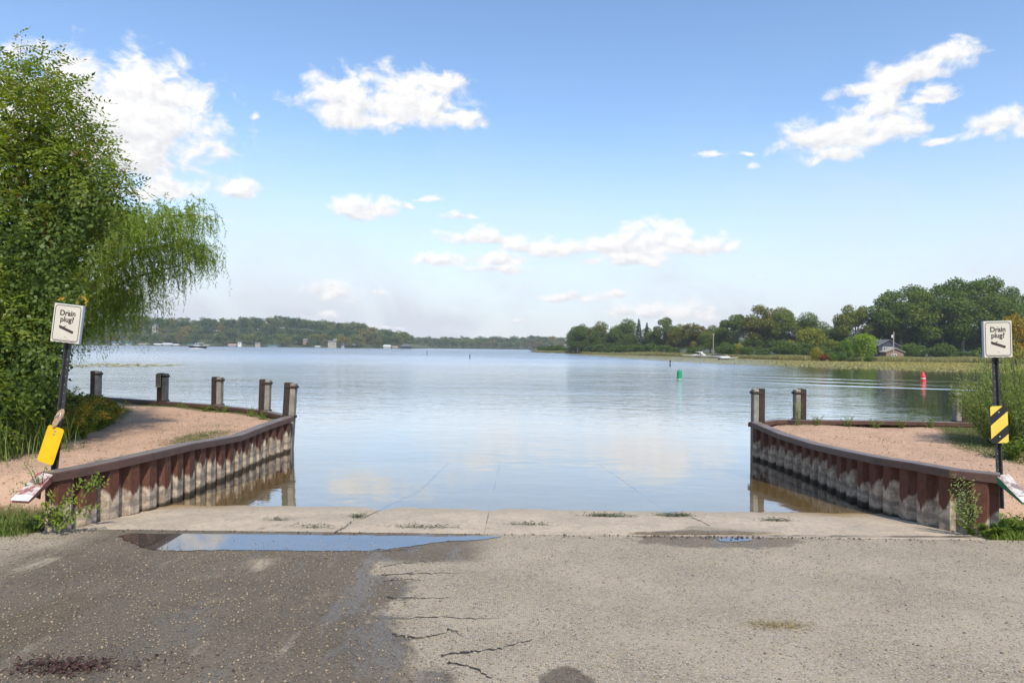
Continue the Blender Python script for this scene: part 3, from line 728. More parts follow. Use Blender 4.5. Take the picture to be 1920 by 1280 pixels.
# ------------------------------------------------------------------ signs
def rounded(w, h, r, n=5):
    pts = []
    for cx, cz, a0 in ((w / 2 - r, h / 2 - r, 0), (-w / 2 + r, h / 2 - r, 90), (-w / 2 + r, -h / 2 + r, 180), (w / 2 - r, -h / 2 + r, 270)):
        for i in range(n + 1):
            a = R(a0 + 90 * i / n); pts.append((cx + r * math.cos(a), cz + r * math.sin(a)))
    return pts
def ring_mesh(mb, w, h, r, t, y):
    o, i = rounded(w, h, r), rounded(w - 2 * t, h - 2 * t, max(.002, r - t)); n = len(o)
    v = [(x, y, z) for x, z in o] + [(x, y, z) for x, z in i]
    mb.add(v, [(k, (k + 1) % n, (k + 1) % n + n, k + n) for k in range(n)])
def text_mesh(s, size, y, cx, cz, mat, parent, name='lettering'):
    cu = bpy.data.curves.new('txt', 'FONT'); cu.body = s; cu.size = size; cu.align_x = 'CENTER'; cu.offset = size * .026; cu.space_character = 1.0
    ob = bpy.data.objects.new('txt', cu); COL.objects.link(ob)
    dg = bpy.context.evaluated_depsgraph_get(); me = bpy.data.meshes.new_from_object(ob.evaluated_get(dg))
    bpy.data.objects.remove(ob); bpy.data.curves.remove(cu)
    co = [Vector((v.co.x * .92 + cx, y, v.co.y + cz)) for v in me.vertices]
    for v, c in zip(me.vertices, co): v.co = c
    me.materials.clear(); me.materials.append(mat); me.name = name
    return link(bpy.data.objects.new(name, me), parent)
def drain_sign(root, w, h, loc, rot, worn):
    """plywood-backed sign: returns the board (local x right, z up, faces -y)"""
    b = MB().box((0, 0, 0), (w, .045, h)).build('sign_board', MT['sign_edge'], root, bevel=.003)
    b.location = loc; b.rotation_euler = rot; yf = -.0225
    f = MB(); f.prism(rounded(w - .004, h - .004, .006), yf - .0035, yf + .001); f.build('sign_face', MT['sign_face'], b)
    m = MB(); ring_mesh(m, w - .032, h - .032, .035, .0065, yf - .0055); m.build('border_line', MT['sign_ink'], b)
    text_mesh('Drain', .086, yf - .0055, 0, h * .205, MT['sign_ink'], b); text_mesh('plug?', .086, yf - .0055, 0, h * .205 - .074, MT['sign_ink'], b)
    m = MB(); c, s_ = math.cos(R(-20)), math.sin(R(-20))
    hull = [(-.095, .018), (.088, .018), (.088, -.012), (-.078, -.014)]
    hull = [(x * c - z * s_, x * s_ + z * c - h * .16) for x, z in hull]
    m.add([(x, yf - .0055, z) for x, z in hull], [tuple(range(4))])
    mo = [(-.045, .018), (-.03, .018), (-.015, .036), (-.022, .040)]; mo = [(x * c - z * s_, x * s_ + z * c - h * .16) for x, z in mo]
    m.add([(x, yf - .0055, z) for x, z in mo], [tuple(range(4))]); m.build('boat_pictogram', MT['sign_ink'], b)
    for q, (x0, x1, zz) in enumerate(((-.125, .13, -.195), (-.12, .125, -.222), (-.07, .08, -.247))):
        m = MB(); n = 14; pts = [(x0 + (x1 - x0) * i / n, zz * h / .45 + .0045 * math.sin(i * 1.6 + q)) for i in range(n + 1)]
        v = [(x, yf - .0052, z + .0013) for x, z in pts] + [(x, yf - .0052, z - .0013) for x, z in pts]
        m.add(v, [(i, i + 1, i + n + 2, i + n + 1) for i in range(n)]); m.build('wave_line', MT['sign_ink'], b)
    for zz in (h * .345, -h * .345):
        M = Matrix.Translation((.004, yf - .004, zz)) @ Matrix.Rotation(R(90), 4, 'X')
        mb = MB(); mb.lathe([(.0065, 0), (.0065, .004), (.003, .006)], 10); mb.v = [tuple(M @ Vector(p)) for p in mb.v]; mb.build('bolt', MT['grey_metal'], b)
    return b
def u_post(root, length, w=.06):
    """punched U-channel sign post, local z up from the foot"""
    o = MB(); o.prism([(0, 0)], 0, 0) if False else None
    prof = [(-w / 2 - .012, .0), (-w / 2, .0), (-w / 2 + .012, .028), (w / 2 - .012, .028), (w / 2, .0), (w / 2 + .012, .0), (w / 2 + .012, -.006), (w / 2 - .004, -.006), (w / 2 - .018, .021), (-w / 2 + .018, .021), (-w / 2 + .004, -.006), (-w / 2 - .012, -.006)]
    n = len(prof); v = [(x, y, z) for z in (-.4, length) for x, y in prof]
    o.add(v, [(i, (i + 1) % n, (i + 1) % n + n, i + n) for i in range(n)] + [tuple(range(n))[::-1], tuple(range(n, 2 * n))])
    p = o.build('post', MT['post_black'], root)
    for k in range(int(length / .1)):
        m = MB(); M = Matrix.Translation((0, .0205, .08 + k * .1)) @ Matrix.Rotation(R(90), 4, 'X')
        m.lathe([(.006, 0), (.006, .0015)], 8); m.v = [tuple(M @ Vector(q)) for q in m.v]; m.build('punched_hole', MT['grey_metal'], p)
    return p
# left sign: leaning post, hanging yellow plate, flip-flop hung on it
pb, pt = at(101, 893, 8.02), at(135, 571, 8.02)
ax = (pt - pb); lean = math.atan2(ax.x, ax.z); Lp = ax.length
ls = empty('drain_plug_sign', pb, 0, 'leaning white Drain plug? sign on a black post beside the red cap end', 'sign'); ls.rotation_euler = (0, lean, 0)
u_post(ls, Lp - .02)
lb = drain_sign(ls, .325, .45, (.0, -.035, Lp - .225), (0, R(1.0), R(3)), True)
for (px, w_, kk) in ((115, .10, 0), (153, .17, 1)):                       # dry orange plant wreath caught behind the board
    m = MB()
    for q in range(26):
        a = q / 26 * math.pi * (1.0 if kk else .5) + (0 if kk else .9); c = Vector(((px - 135) / 160 + math.cos(a) * w_ * .32, -.0, Lp + .01 + math.sin(a) * w_ * .55))
        d_ = Vector((random.uniform(-1, 1), random.uniform(-1, 1), random.uniform(-1, 1))) * .02; e_ = Vector((random.uniform(-1, 1), random.uniform(-1, 1), random.uniform(-1, 1))) * .016
        m.add([c - d_, c + e_, c + d_, c - e_], [(0, 1, 2, 3)])
    m.build('dry_vine', MT['goldenrod'], ls)
yp = empty('yellow_plate', at(95, 834, 7.95), 0, 'blank yellow plate hanging askew on the leaning post', 'sign plate'); yp.rotation_euler = (R(4), R(19), R(2))
m = MB(); m.prism(rounded(.192, .45, .03), -.002, .002); m.build('plate', MT['yellow'], yp)
for zz in (.175, .135):
    m = MB(); M = Matrix.Translation((.0, -.002, zz)) @ Matrix.Rotation(R(90), 4, 'X'); m.lathe([(.011, 0), (.011, .003), (.005, .006)], 10); m.v = [tuple(M @ Vector(q)) for q in m.v]; m.build('bolt', MT['grey_metal'], yp)
ff = empty('flip_flop', at(109, 784, 7.92), 0, 'tan flip-flop sandal hung above the yellow plate', 'sandal'); ff.rotation_euler = (R(6), R(30), R(6))
out = [(.045 * (1.0 if z > 0 else .84) * math.cos(a) * (1 - .18 * math.exp(-((z + .01) / .05) ** 2)), z) for a in np.linspace(0, 2 * math.pi, 26, endpoint=False) for z in [.125 * math.sin(a)]]
m = MB(); m.prism(out, -.008, .008); m.build('sole', MT['sandal'], ff, bevel=.003)
for sx in (-1, 1):
    m = MB(); m.tube([(0, -.008, .075), (sx * .018, -.028, .045), (sx * .036, -.012, .0)], .005, 6); m.build('thong_strap', MT['sandal_strap'], ff)
# right sign with striped marker
pb, pt = at(1874, 893, 8.5), at(1863, 602, 8.5)
ax = pt - pb; lean = math.atan2(ax.x, ax.z); Lp = ax.length
rs = empty('drain_plug_sign', pb, 0, 'upright white Drain plug? sign on a black post above a striped marker', 'sign'); rs.rotation_euler = (0, lean, 0)
u_post(rs, Lp - .02)
drain_sign(rs, .325, .452, (.006, -.035, Lp - .225), (0, R(.4), R(-7)), False)
om = empty('striped_marker', at(1873.5, 795.5, 8.46), 0, 'black and yellow diagonally striped marker plate on the sign post', 'marker plate'); om.rotation_euler = (0, lean, R(-3))
w_, h_ = .215, .465
m = MB(); m.prism(rounded(w_, h_, .03), -.002, .002); m.build('plate', MT['black'], om)
def clip_poly(poly, lo, hi):
    def half(poly, f):
        o = []
        for a, b in zip(poly, poly[1:] + poly[:1]):
            fa, fb = f(a), f(b)
            if fa >= 0: o.append(a)
            if fa * fb < 0: t = fa / (fa - fb); o.append((a[0] + (b[0] - a[0]) * t, a[1] + (b[1] - a[1]) * t))
        return o
    g = lambda p: p[1] - p[0] * .84
    return half(half(poly, lambda p: g(p) - lo), lambda p: hi - g(p))
for lo, hi in ((.19, .36), (-.09, .075), (-.37, -.205)):
    po = clip_poly(rounded(w_ - .008, h_ - .008, .027), lo, hi)
    if len(po) > 2: MB().add([(x, -.0045, z) for x, z in po], [tuple(range(len(po)))]).build('yellow_stripe', MT['marker_yellow'], om)
for zz in (.15, -.15):
    m = MB(); M = Matrix.Translation((0, -.002, zz)) @ Matrix.Rotation(R(90), 4, 'X'); m.lathe([(.009, 0), (.009, .004), (.004, .007)], 10); m.v = [tuple(M @ Vector(q)) for q in m.v]; m.build('bolt', MT['grey_metal'], om)

# ------------------------------------------------------------------ foliage generators
def unit(a): return a / np.maximum(1e-9, np.linalg.norm(a, axis=-1, keepdims=True))
def rand_dir(n): return unit(RNG.normal(size=(n, 3)))
def leaf_quads(pos, d, L, W, nrm=None, fold=.12, mid=.45):
    """one rhombic leaf per row"""
    pos = np.asarray(pos, float); n = len(pos); d = unit(np.asarray(d, float))
    if nrm is None: nrm = rand_dir(n)
    side = unit(np.cross(d, nrm)); up = np.cross(side, d)
    L = np.broadcast_to(np.asarray(L, float).reshape(-1, 1), (n, 1)); W = np.broadcast_to(np.asarray(W, float).reshape(-1, 1), (n, 1))
    c = pos + d * L * mid + up * W * fold
    V = np.stack([pos, c + side * W / 2, pos + d * L, c - side * W / 2], 1).reshape(-1, 3)
    F = np.arange(n * 4).reshape(n, 4)
    return V, F
def join(parts):
    V, F, b = [], [], 0
    for v, f in parts: V.append(v); F.append(np.asarray(f) + b); b += len(v)
    return np.concatenate(V), np.concatenate(F)

def tree_meshes(name, seed, style, cards, size, mat, bark):
    """trunk and crown of a unit tree: height 1, centred on its foot"""
    global RNG
    RNG = np.random.default_rng(seed); rr = random.Random(seed)
    lobes = []
    if style == 'round':
        for _ in range(20):
            u = rand_dir(1)[0]; t = RNG.uniform(.35, .8)
            lobes.append((np.array([u[0] * .27 * t * 1.25, u[1] * .27 * t * 1.25, .60 + u[2] * .30 * t]), RNG.uniform(.10, .17)))
        lobes.append((np.array([0, 0, .62]), .22)); 
        for a in range(7): lobes.append((np.array([.24 * math.cos(a * .9), .24 * math.sin(a * .9), RNG.uniform(.25, .4)]), .12))
    elif style == 'tall':
        for k in range(26):
            z = RNG.uniform(.22, .93); r = .20 * math.sin(min(1, (z + .12)) * math.pi * .86) + .04; a = RNG.uniform(0, 6.28)
            lobes.append((np.array([r * math.cos(a) * 1.1, r * math.sin(a) * 1.1, z]), RNG.uniform(.065, .125)))
        for z in (.35, .5, .65, .8): lobes.append((np.array([0, 0, z]), .12))
    elif style == 'spread':
        for k in range(30):
            a = RNG.uniform(0, 6.28); t = RNG.uniform(.2, 1) ** .7; z = .42 + .48 * (1 - t ** 2) * RNG.uniform(.6, 1) + RNG.uniform(-.08, .03)
            lobes.append((np.array([.36 * t * math.cos(a), .36 * t * math.sin(a), z]), RNG.uniform(.06, .11)))
    elif style == 'bush':
        for k in range(20):
            u = rand_dir(1)[0]; lobes.append((np.array([u[0] * .36, u[1] * .36, .50 + u[2] * .34]), RNG.uniform(.13, .2)))
        lobes.append((np.array([0, 0, .5]), .34))
    P, D, N, Lz = [], [], [], []
    if style == 'spruce':
        n = cards; z = 1 - RNG.uniform(0, 1, n) ** .62 * .92; a = RNG.uniform(0, 6.28, n)
        tier = .75 + .35 * np.abs(np.sin(z * 40)); r = (1 - z) * .23 * tier * RNG.uniform(.35, 1, n) ** .5
        P = np.stack([r * np.cos(a), r * np.sin(a), z - r * .25], 1); D = np.stack([np.cos(a), np.sin(a), -.35 + 0 * a], 1) + RNG.normal(size=(n, 3)) * .3
        N = rand_dir(n) * .5 + np.array([0, 0, 1]); L = RNG.uniform(.7, 1.3, n) * size
    else:
        tot = sum(r ** 2 for _, r in lobes)
        for c, r in lobes:
            n = max(8, int(cards * r * r / tot)); u = rand_dir(n); rad = r * RNG.uniform(.45, 1.12, (n, 1)) ** .6
            u[:, 2] = u[:, 2] * .85
            P.append(c + u * rad); D.append(RNG.normal(size=(n, 3)) + u * .5 + np.array([0, 0, -.25])); N.append(u + RNG.normal(size=(n, 3)) * .55)
        P = np.concatenate(P); D = np.concatenate(D); N = np.concatenate(N); L = RNG.uniform(.6, 1.4, len(P)) * size
    V, F = leaf_quads(P, D, L, L * RNG.uniform(.55, .9, len(P)), N, .15)
    crown = np_mesh(name + '_crown', V, F, mat)
    m = MB(); 
    if style == 'bush':
        for k in range(4): a = k * 1.6; m.tube([(0, 0, -.02), (.1 * math.cos(a), .1 * math.sin(a), .4)], [.02, .008], 5)
    else:
        th = .016 if style != 'spruce' else .012
        m.tube([(0, 0, -.03), (rr.uniform(-.01, .01), 0, .25), (rr.uniform(-.02, .02), rr.uniform(-.02, .02), .55), (0, 0, .85)], [th * 1.25, th, th * .6, th * .15], 7)
        if style != 'spruce':
            for k, (c, r) in enumerate(lobes[:9]):
                z0 = rr.uniform(.22, .5); m.tube([(0, 0, z0), (c[0] * .5, c[1] * .5, (z0 + c[2]) / 2 - .02), tuple(c)], [th * .55, th * .4, th * .12], 5)
    me = bpy.data.meshes.new(name + '_trunk'); me.from_pydata(m.v, [], m.f); me.update(); me.materials.append(bark)
    return me, crown
FAR = [tree_meshes('far', 10 + i, st, 1500, .052, MT['leaf_far'], MT['bark']) for i, st in enumerate(['round', 'round', 'tall', 'round', 'round', 'tall'])]
FARC = tree_meshes('far_spruce', 30, 'spruce', 900, .05, MT['leaf_conifer'], MT['bark'])
MID = {s + str(i): tree_meshes('mid', 40 + i + 7 * len(s), s, 15000, .021, MT['leaf_mid'], MT['pale_bark'])
       for s in ('round', 'tall', 'spread') for i in range(2)}
MID['spruce0'] = tree_meshes('mid_spruce', 61, 'spruce', 4500, .035, MT['leaf_conifer'], MT['bark'])
MID['bush0'] = tree_meshes('mid_bush', 62, 'bush', 4500, .05, MT['leaf_mid'], MT['bark']); MID['bush1'] = tree_meshes('mid_bush', 63, 'bush', 4500, .05, MT['leaf_mid'], MT['bark'])
def plant_tree(name, meshes, loc, h, w, label, cat, group=None, tint=(1, 1, 1)):
    root = empty(name, loc, random.uniform(0, 6.28), label, cat, group); root.scale = (w, w, h)
    t = link(bpy.data.objects.new('trunk', meshes[0]), root); c = link(bpy.data.objects.new('crown', meshes[1]), root)
    c.color = (*tint, 1); return root

# ------------------------------------------------------------------ far shores
def hill(name, x0, x1, y0, y1, hf, label):
    xs = np.linspace(x0, x1, 60); ys = np.linspace(y0, y1, 24)
    return tag(grid(name, xs, ys, hf, MT['hill']), label, 'shore', kind='structure')
def left_h(x, y):
    taper = np.clip((-112 - x) / 170, 0, 1) ** .85
    return -.6 + 1.3 * smoothstep(698, 704, y) + 25 * smoothstep(706, 830, y) * taper * (.85 + .15 * np.sin(x * .021))
def mid_h(x, y): return -.6 + 1.2 * smoothstep(998, 1004, y) + 7.5 * smoothstep(1006, 1110, y) * (.8 + .2 * np.sin(x * .017 + 1))
hill('far_shore_left', -900, -112, 697, 1000, left_h, 'wooded far shore with boathouses, rising to a low hill')
hill('far_shore_middle', -800, 900, 997, 1300, mid_h, 'most distant wooded shore across the open water')
TINTS = [((1, 1, 1), 'mid-green'), ((.66, .82, .75), 'dark green'), ((.48, .66, .68), 'blackish green'), ((1.35, 1.25, .85), 'light green'), ((1.7, 1.15, .7), 'golden-olive'), ((1.5, .95, .85), 'russet')]
def pick_tint(): return TINTS[random.choices(range(6), [30, 28, 14, 14, 8, 6])[0]]
for row, (dy, hlo, hhi, step) in enumerate([(9, 9, 13.5, 10.5), (30, 12, 15, 10), (60, 13, 16.5, 10), (100, 14, 17.5, 10), (135, 14, 17, 11)]):
    x = -470.0 + row * 3
    while x < -119:
        y = 700 + dy + random.uniform(-5, 5)
        xx = x + random.uniform(-3, 3); z = float(left_h(np.array(xx), np.array(y)))
        tn, tw = pick_tint(); h = random.uniform(hlo, hhi) * (1 if xx < -200 else 1.18)
        vis_row = ['at the water edge of the far left shore', 'just behind the boathouses of the far left shore', 'on the lower slope of the far left hill', 'on the upper slope of the far left hill', 'on the crest of the far left hill'][row]
        if not (row == 0 and random.random() < .35):
            plant_tree('broadleaf_tree', random.choice(FAR), (xx, y, z - .3), h, h * random.uniform(1.1, 1.7), f'{tw} broadleaf tree {vis_row}', 'tree', f'{tw} trees {vis_row}', tn)
        x += step * random.uniform(.8, 1.25)
for row, (dy, hlo, hhi, step) in enumerate([(8, 10, 15, 11), (34, 13, 16, 11), (75, 14, 17, 12)]):
    x = -205.0 + row * 4
    while x < 112:
        y = 1000 + dy + random.uniform(-5, 5); z = float(mid_h(np.array(x), np.array(y))); tn, tw = pick_tint(); h = random.uniform(hlo, hhi)
        where = ['at the water edge of the distant middle shore', 'on the slope of the distant middle shore', 'on the skyline of the distant middle shore'][row]
        plant_tree('broadleaf_tree', random.choice(FAR), (x, y, z - .3), h, h * random.uniform(1.15, 1.6), f'{tw} broadleaf tree {where}', 'tree', f'{tw} trees {where}', tn)
        x += step * random.uniform(.8, 1.25)
# beyond what can be told apart: woods closing both ends of the lake
def wood_mass(name, boxes, label, cards=1500):
    P = []
    for (x0, x1, y0, y1, zf, h) in boxes:
        n = int(cards * (x1 - x0) / 40); x = RNG.uniform(x0, x1, n); y = RNG.uniform(y0, y1, n)
        top = h * (.72 + .28 * np.sin(x * .35 + np.sin(y * .2) * 2) * np.sin(x * .11 + 1))
        z = np.array([float(zf(np.array(a), np.array(b))) for a, b in zip(x, y)]) + top * RNG.uniform(.05, 1, n) ** .7
        P.append(np.stack([x, y, z], 1))
    P = np.concatenate(P); n = len(P); V, F = leaf_quads(P, rand_dir(n), RNG.uniform(1.2, 2.6, n), RNG.uniform(.9, 1.8, n), None)
    return tag(np_obj(name, V, F, MT['leaf_far']), label, 'woodland', kind='stuff')
wood_mass('far_woodland', [(-900, -470, 706, 730, left_h, 15), (-900, -470, 790, 830, left_h, 16), (-480, -150, 838, 872, left_h, 12), (-800, -205, 1010, 1060, mid_h, 15), (112, 900, 1010, 1060, mid_h, 15), (-800, 900, 1100, 1120, mid_h, 14)],
          'unbroken distant woodland closing both ends of the lake', 1700)

# ------------------------------------------------------------------ right peninsula
PEN = [(12, 372), (26, 338), (40, 268), (59, 226), (67, 168), (84, 163), (108, 166), (135, 150), (260, 120)]
def pen_y(x): return np.interp(x, [p[0] for p in PEN], [p[1] for p in PEN])
xs = np.concatenate([np.linspace(11, 140, 66), np.linspace(150, 420, 12)])
V = []; ts = np.array([0, .02, .05, .12, .3, .6, 1.0])
for x in xs:
    for t in ts:
        y = pen_y(x) + (460 - pen_y(x)) * t
        V.append((x, y, -.35 + 1.0 * smoothstep(0, 14, y - pen_y(x)) + .6 * smoothstep(20, 120, y - pen_y(x))))
nt_ = len(ts); idx = np.arange(len(xs) * nt_).reshape(len(xs), nt_)
F = np.stack([idx[:-1, :-1], idx[1:, :-1], idx[1:, 1:], idx[:-1, 1:]], -1).reshape(-1, 4)
tag(np_obj('peninsula', V, F, MT['hill'], None, True), 'low wooded peninsula behind the reeds', 'shore', kind='structure')
# reeds
def reeds(n=26000):
    x = np.concatenate([RNG.uniform(13, 60, int(n * .3)), RNG.uniform(60, 135, int(n * .7))]); n = len(x)
    off = RNG.uniform(-1, 1, n) ; y = pen_y(x) + 4 + off * 5
    patch = .75 + .25 * np.sin(x * .21) * np.sin(x * .083 + 1)
    h = RNG.uniform(1.1, 1.9, n) * patch; lean = RNG.normal(size=(n, 2)) * .16
    P = np.stack([x, y, np.full(n, -.15)], 1); D = np.stack([lean[:, 0], lean[:, 1], np.ones(n)], 1)
    V, F = leaf_quads(P, D, h, RNG.uniform(.07, .16, n), np.stack([RNG.normal(size=n) * .4, -np.ones(n), np.zeros(n)], 1), 0, .6)
    return np_obj('reed_bed', V, F, MT['reed'])
tag(reeds(), 'tall green and straw reeds fringing the right-hand peninsula', 'reeds', kind='stuff')
# lily pads
FRONT = [(24, 330), (25, 200), (27, 166), (31.3, 113), (36.3, 99), (46, 88), (52.3, 79), (62, 70), (80, 60), (110, 55)]
def pads(n, front, name, label, back=None):
    P = []
    while len(P) < n:
        x = random.uniform(front[0][0], front[-1][0]); y0 = float(np.interp(x, [p[0] for p in front], [p[1] for p in front])); y1 = float(pen_y(x)) + 2 if back is None else back(x)
        if y1 <= y0: continue
        y = y0 + (y1 - y0) * random.random() ** .8
        if random.random() < .45 * math.exp(-(y - y0) / 6) : continue
        if random.random() > min(1, 110 / y): continue
        P.append((x, y))
    P = np.array(P); k = 7; a = np.arange(k) / k * 2 * math.pi + .3; r = RNG.uniform(.13, .34, (n, 1))
    tilt = RNG.normal(size=(n, 2)) * .10
    dx, dy = np.cos(a) * r, np.sin(a) * r * RNG.uniform(.8, 1, (n, 1))
    dz = dx * tilt[:, :1] + dy * tilt[:, 1:]
    V = np.stack([P[:, :1] + dx, P[:, 1:] + dy, WZ + .02 + RNG.uniform(0, .05, (n, 1)) + np.abs(dz)], -1).reshape(-1, 3)
    return tag(np_obj(name, V, np.arange(n * k).reshape(n, k), MT['lily']), label, 'lily pads', kind='stuff')
pads(46000, FRONT, 'lily_pads', 'yellow-green lily pads covering the bay before the reeds')
pads(260, [(-44, 60), (-40, 61), (-35, 66)], 'lily_pads', 'thin pale lily patch beyond the flowering weeds on the left', back=lambda x: 74)

P_TREES = [  # px, top y, depth, width px, mesh, tint, name, label
 (1075,622,318,16,'round0',(1.9,1.5,.6),'yellowing_tree','small yellowing tree at the tip of the peninsula'),
 (1088,600,325,50,'round0',(.75,.85,.9),'oak_tree','dark rounded tree at the tip of the peninsula'),
 (1122,599,322,48,'round1',(1.05,.95,.8),'oak_tree','olive rounded tree beside the dark tree at the peninsula tip'),
 (1148,620,312,30,'round0',(1.5,1.05,.7),'autumn_tree','russet-tinged low tree between two rounded dark trees'),
 (1170,594,310,62,'round1',(.8,.95,.85),'oak_tree','broad dark green tree left of the two spruces'),
 (1198,597,300,20,'spruce0',(1,1,1),'spruce_tree','dark spruce against the broad dark green tree'),
 (1213,604,296,18,'spruce0',(1.15,1.2,1.3),'spruce_tree','slim bluish spruce standing alone against the sky'),
 (1228,611,290,34,'round0',(1.2,1.15,.9),'broadleaf_tree','light green low tree right of the slim spruce'),
 (1251,596,285,40,'tall0',(.85,.95,.9),'broadleaf_tree','dark tree rising above its olive neighbours'),
 (1270,604,278,44,'round1',(1.25,1.0,.65),'broadleaf_tree','olive-brown tree in the middle of the peninsula'),
 (1290,605,270,40,'tall1',(1.15,1.0,.75),'broadleaf_tree','olive tree left of the dark spruce'),
 (1301,604,268,16,'spruce0',(.8,.85,.9),'spruce_tree','dark spruce squeezed between olive trees'),
 (1314,609,262,30,'tall0',(1.4,1.0,.9),'thin_tree','thin greyish-russet tree by the utility pole'),
 (1332,613,255,46,'round0',(1.1,1.2,.8),'broadleaf_tree','fresh green tree behind the utility pole and boats'),
 (1383,577,250,84,'spread0',(.85,1.0,.9),'cottonwood_tree','tall open cottonwood right of the moored boats'),
 (1362,618,252,50,'round1',(.95,1.1,.85),'broadleaf_tree','low green tree under the tall open cottonwood'),
 (1443,569,242,72,'tall1',(1.2,1.0,.75),'cottonwood_tree','tall olive-brown cottonwood with a pale trunk'),
 (1412,622,240,48,'round0',(.8,.95,.85),'broadleaf_tree','dark low tree between the two tall cottonwoods'),
 (1478,582,236,60,'tall0',(1.1,1.15,.85),'cottonwood_tree','light green cottonwood beside the olive-brown one'),
 (1525,581,232,80,'round1',(.85,.98,.85),'broadleaf_tree','dark green tree behind the round yellow-green willow'),
 (1468,632,225,50,'round0',(.8,.95,.9),'broadleaf_tree','dark undergrowth tree left of the round willow'),
 (1520,610,200,52,'bush0',(1.7,1.45,.8),'willow_tree','round yellow-green willow in front of the dark trees'),
 (1483,637,198,30,'bush1',(1.6,1.4,.8),'willow_bush','small yellow-green bush left of the round willow'),
 (1382,643,214,30,'bush1',(1.9,1.6,.75),'willow_bush','small domed yellow-green willow right of the moored boats'),
 (1556,634,195,36,'bush0',(1.35,1.3,.85),'willow_bush','pale bush right of the round willow'),
 (1605,553,212,86,'spread1',(1.15,1.1,.8),'maple_tree','spreading feathery tree left of the big grove'),
 (1589,632,176,26,'bush1',(1.2,1.55,.65),'young_tree','small fresh green tree left of the bright one'),
 (1620,622,164,44,'bush0',(1.55,1.9,.6),'young_tree','bright green young tree beside the navy house'),
 (1690,537,208,96,'tall0',(.8,1.0,.75),'cottonwood_tree','tall tree behind the navy house'),
 (1650,575,216,70,'round0',(.85,1.0,.8),'broadleaf_tree','dark green tree between the feathery tree and the grove'),
 (1725,542,204,80,'tall1',(1.05,1.15,.75),'cottonwood_tree','lighter tall tree in the left half of the big grove'),
 (1768,525,202,80,'tall0',(.75,.98,.75),'cottonwood_tree','tall dark green tree in the middle of the big grove'),
 (1806,521,200,92,'tall1',(.85,1.05,.8),'cottonwood_tree','tallest tree of the big grove'),
 (1845,521,198,84,'tall0',(.9,1.05,.85),'cottonwood_tree','tall leafy tree right of the tallest one'),
 (1878,534,200,70,'tall1',(.8,1.0,.85),'cottonwood_tree','tall tree behind the right-hand sign'),
 (1916,546,205,70,'round1',(.85,.98,.85),'broadleaf_tree','dark tree behind the orange-leaved tree'),
 (1960,550,205,80,'tall0',(.85,1.0,.85),'broadleaf_tree','dark tree at the far end of the grove'),
 (1906,583,120,58,'bush0',(2.2,1.35,.5),'autumn_tree','orange-yellow tree behind the right-hand sign'),
 (1742,596,206,70,'round0',(.6,.8,.7),'broadleaf_tree','low dark tree inside the big grove, its left part'),
 (1800,600,205,80,'round1',(.6,.8,.75),'broadleaf_tree','low dark tree inside the big grove, its middle'),
 (1855,600,204,80,'round0',(.6,.8,.75),'broadleaf_tree','low dark tree inside the big grove, near the orange tree'),
 (1575,600,226,60,'round1',(.75,.9,.85),'broadleaf_tree','dark tree under the spreading feathery tree'),
]
for (px, ty, d, wpx, key, tint, nm, lab) in P_TREES:
    p = at(px, ty, d); y0 = float(pen_y(p.x)); z0 = .5 if d > y0 else 0.2
    h = p.z - z0; w = wpx * d / FPX
    norm = {'round': .72, 'tall': .52, 'spread': .84, 'spruce': .40, 'bush': .92}[key[:-1]]
    plant_tree(nm, MID[key], (p.x, d, z0), h, w / norm, lab, 'tree' if 'bush' not in nm else 'bush', None, tint)
for (px, ty, wpx, tint, lab) in [(1532,650,20,(1.9,1.4,.5),'yellow-topped shrub on the shore left of the red one'), (1541,660,18,(1.7,.35,.45),'dark red shrub at the reed edge'), (1557,661,22,(.9,1.2,.8),'green shrub right of the dark red one'),
                                 (1577,660,20,(.7,1.0,1.1),'bluish green shrub nearest the bright young tree'), (1600,670,24,(.8,.95,.7),'low dark bush beneath the bright young tree'), (1632,668,22,(.7,.9,.7),'low dark bush right of the bright young trunk')]:
    d = 159; p = at(px, ty, d); plant_tree('shore_shrub', MID['bush1'], (p.x, d, -.1), p.z + .1, wpx * d / FPX / .85, lab, 'shrub', 'shrubs on the peninsula shore', tint)
# dark second line behind the peninsula's front trees
x = 30.0
while x < 190:
    d = float(np.clip(330 - x * .55, 235, 330)) + random.uniform(-6, 6); h = random.uniform(10, 13.5)
    plant_tree('understory_tree', MID[random.choice(['round0', 'round1'])], (x, d, .6), h, h * random.uniform(1.0, 1.3), 'dark tree filling in behind the front trees of the peninsula', 'tree', 'second line of trees on the peninsula', (.72, .9, .8))
    x += random.uniform(6, 9)

x = 17.0
while x < 140:
    d = float(pen_y(x)) + random.uniform(14, 24); h = random.uniform(2.6, 4.6)
    if not (66 < X(1655, 186) - 5 < x < X(1655, 186) + 8 and False):
        if not (X(1640, 180) - 1 < x < X(1690, 180) + 1): plant_tree('undergrowth_bush', MID[random.choice(['bush0', 'bush1'])], (x, d, .2), h, h * random.uniform(1.3, 1.9), 'dark undergrowth bush between the reeds and the peninsula trees', 'bush', 'undergrowth bushes behind the reeds', (.7, .9, .75))
    x += random.uniform(2.2, 3.4)
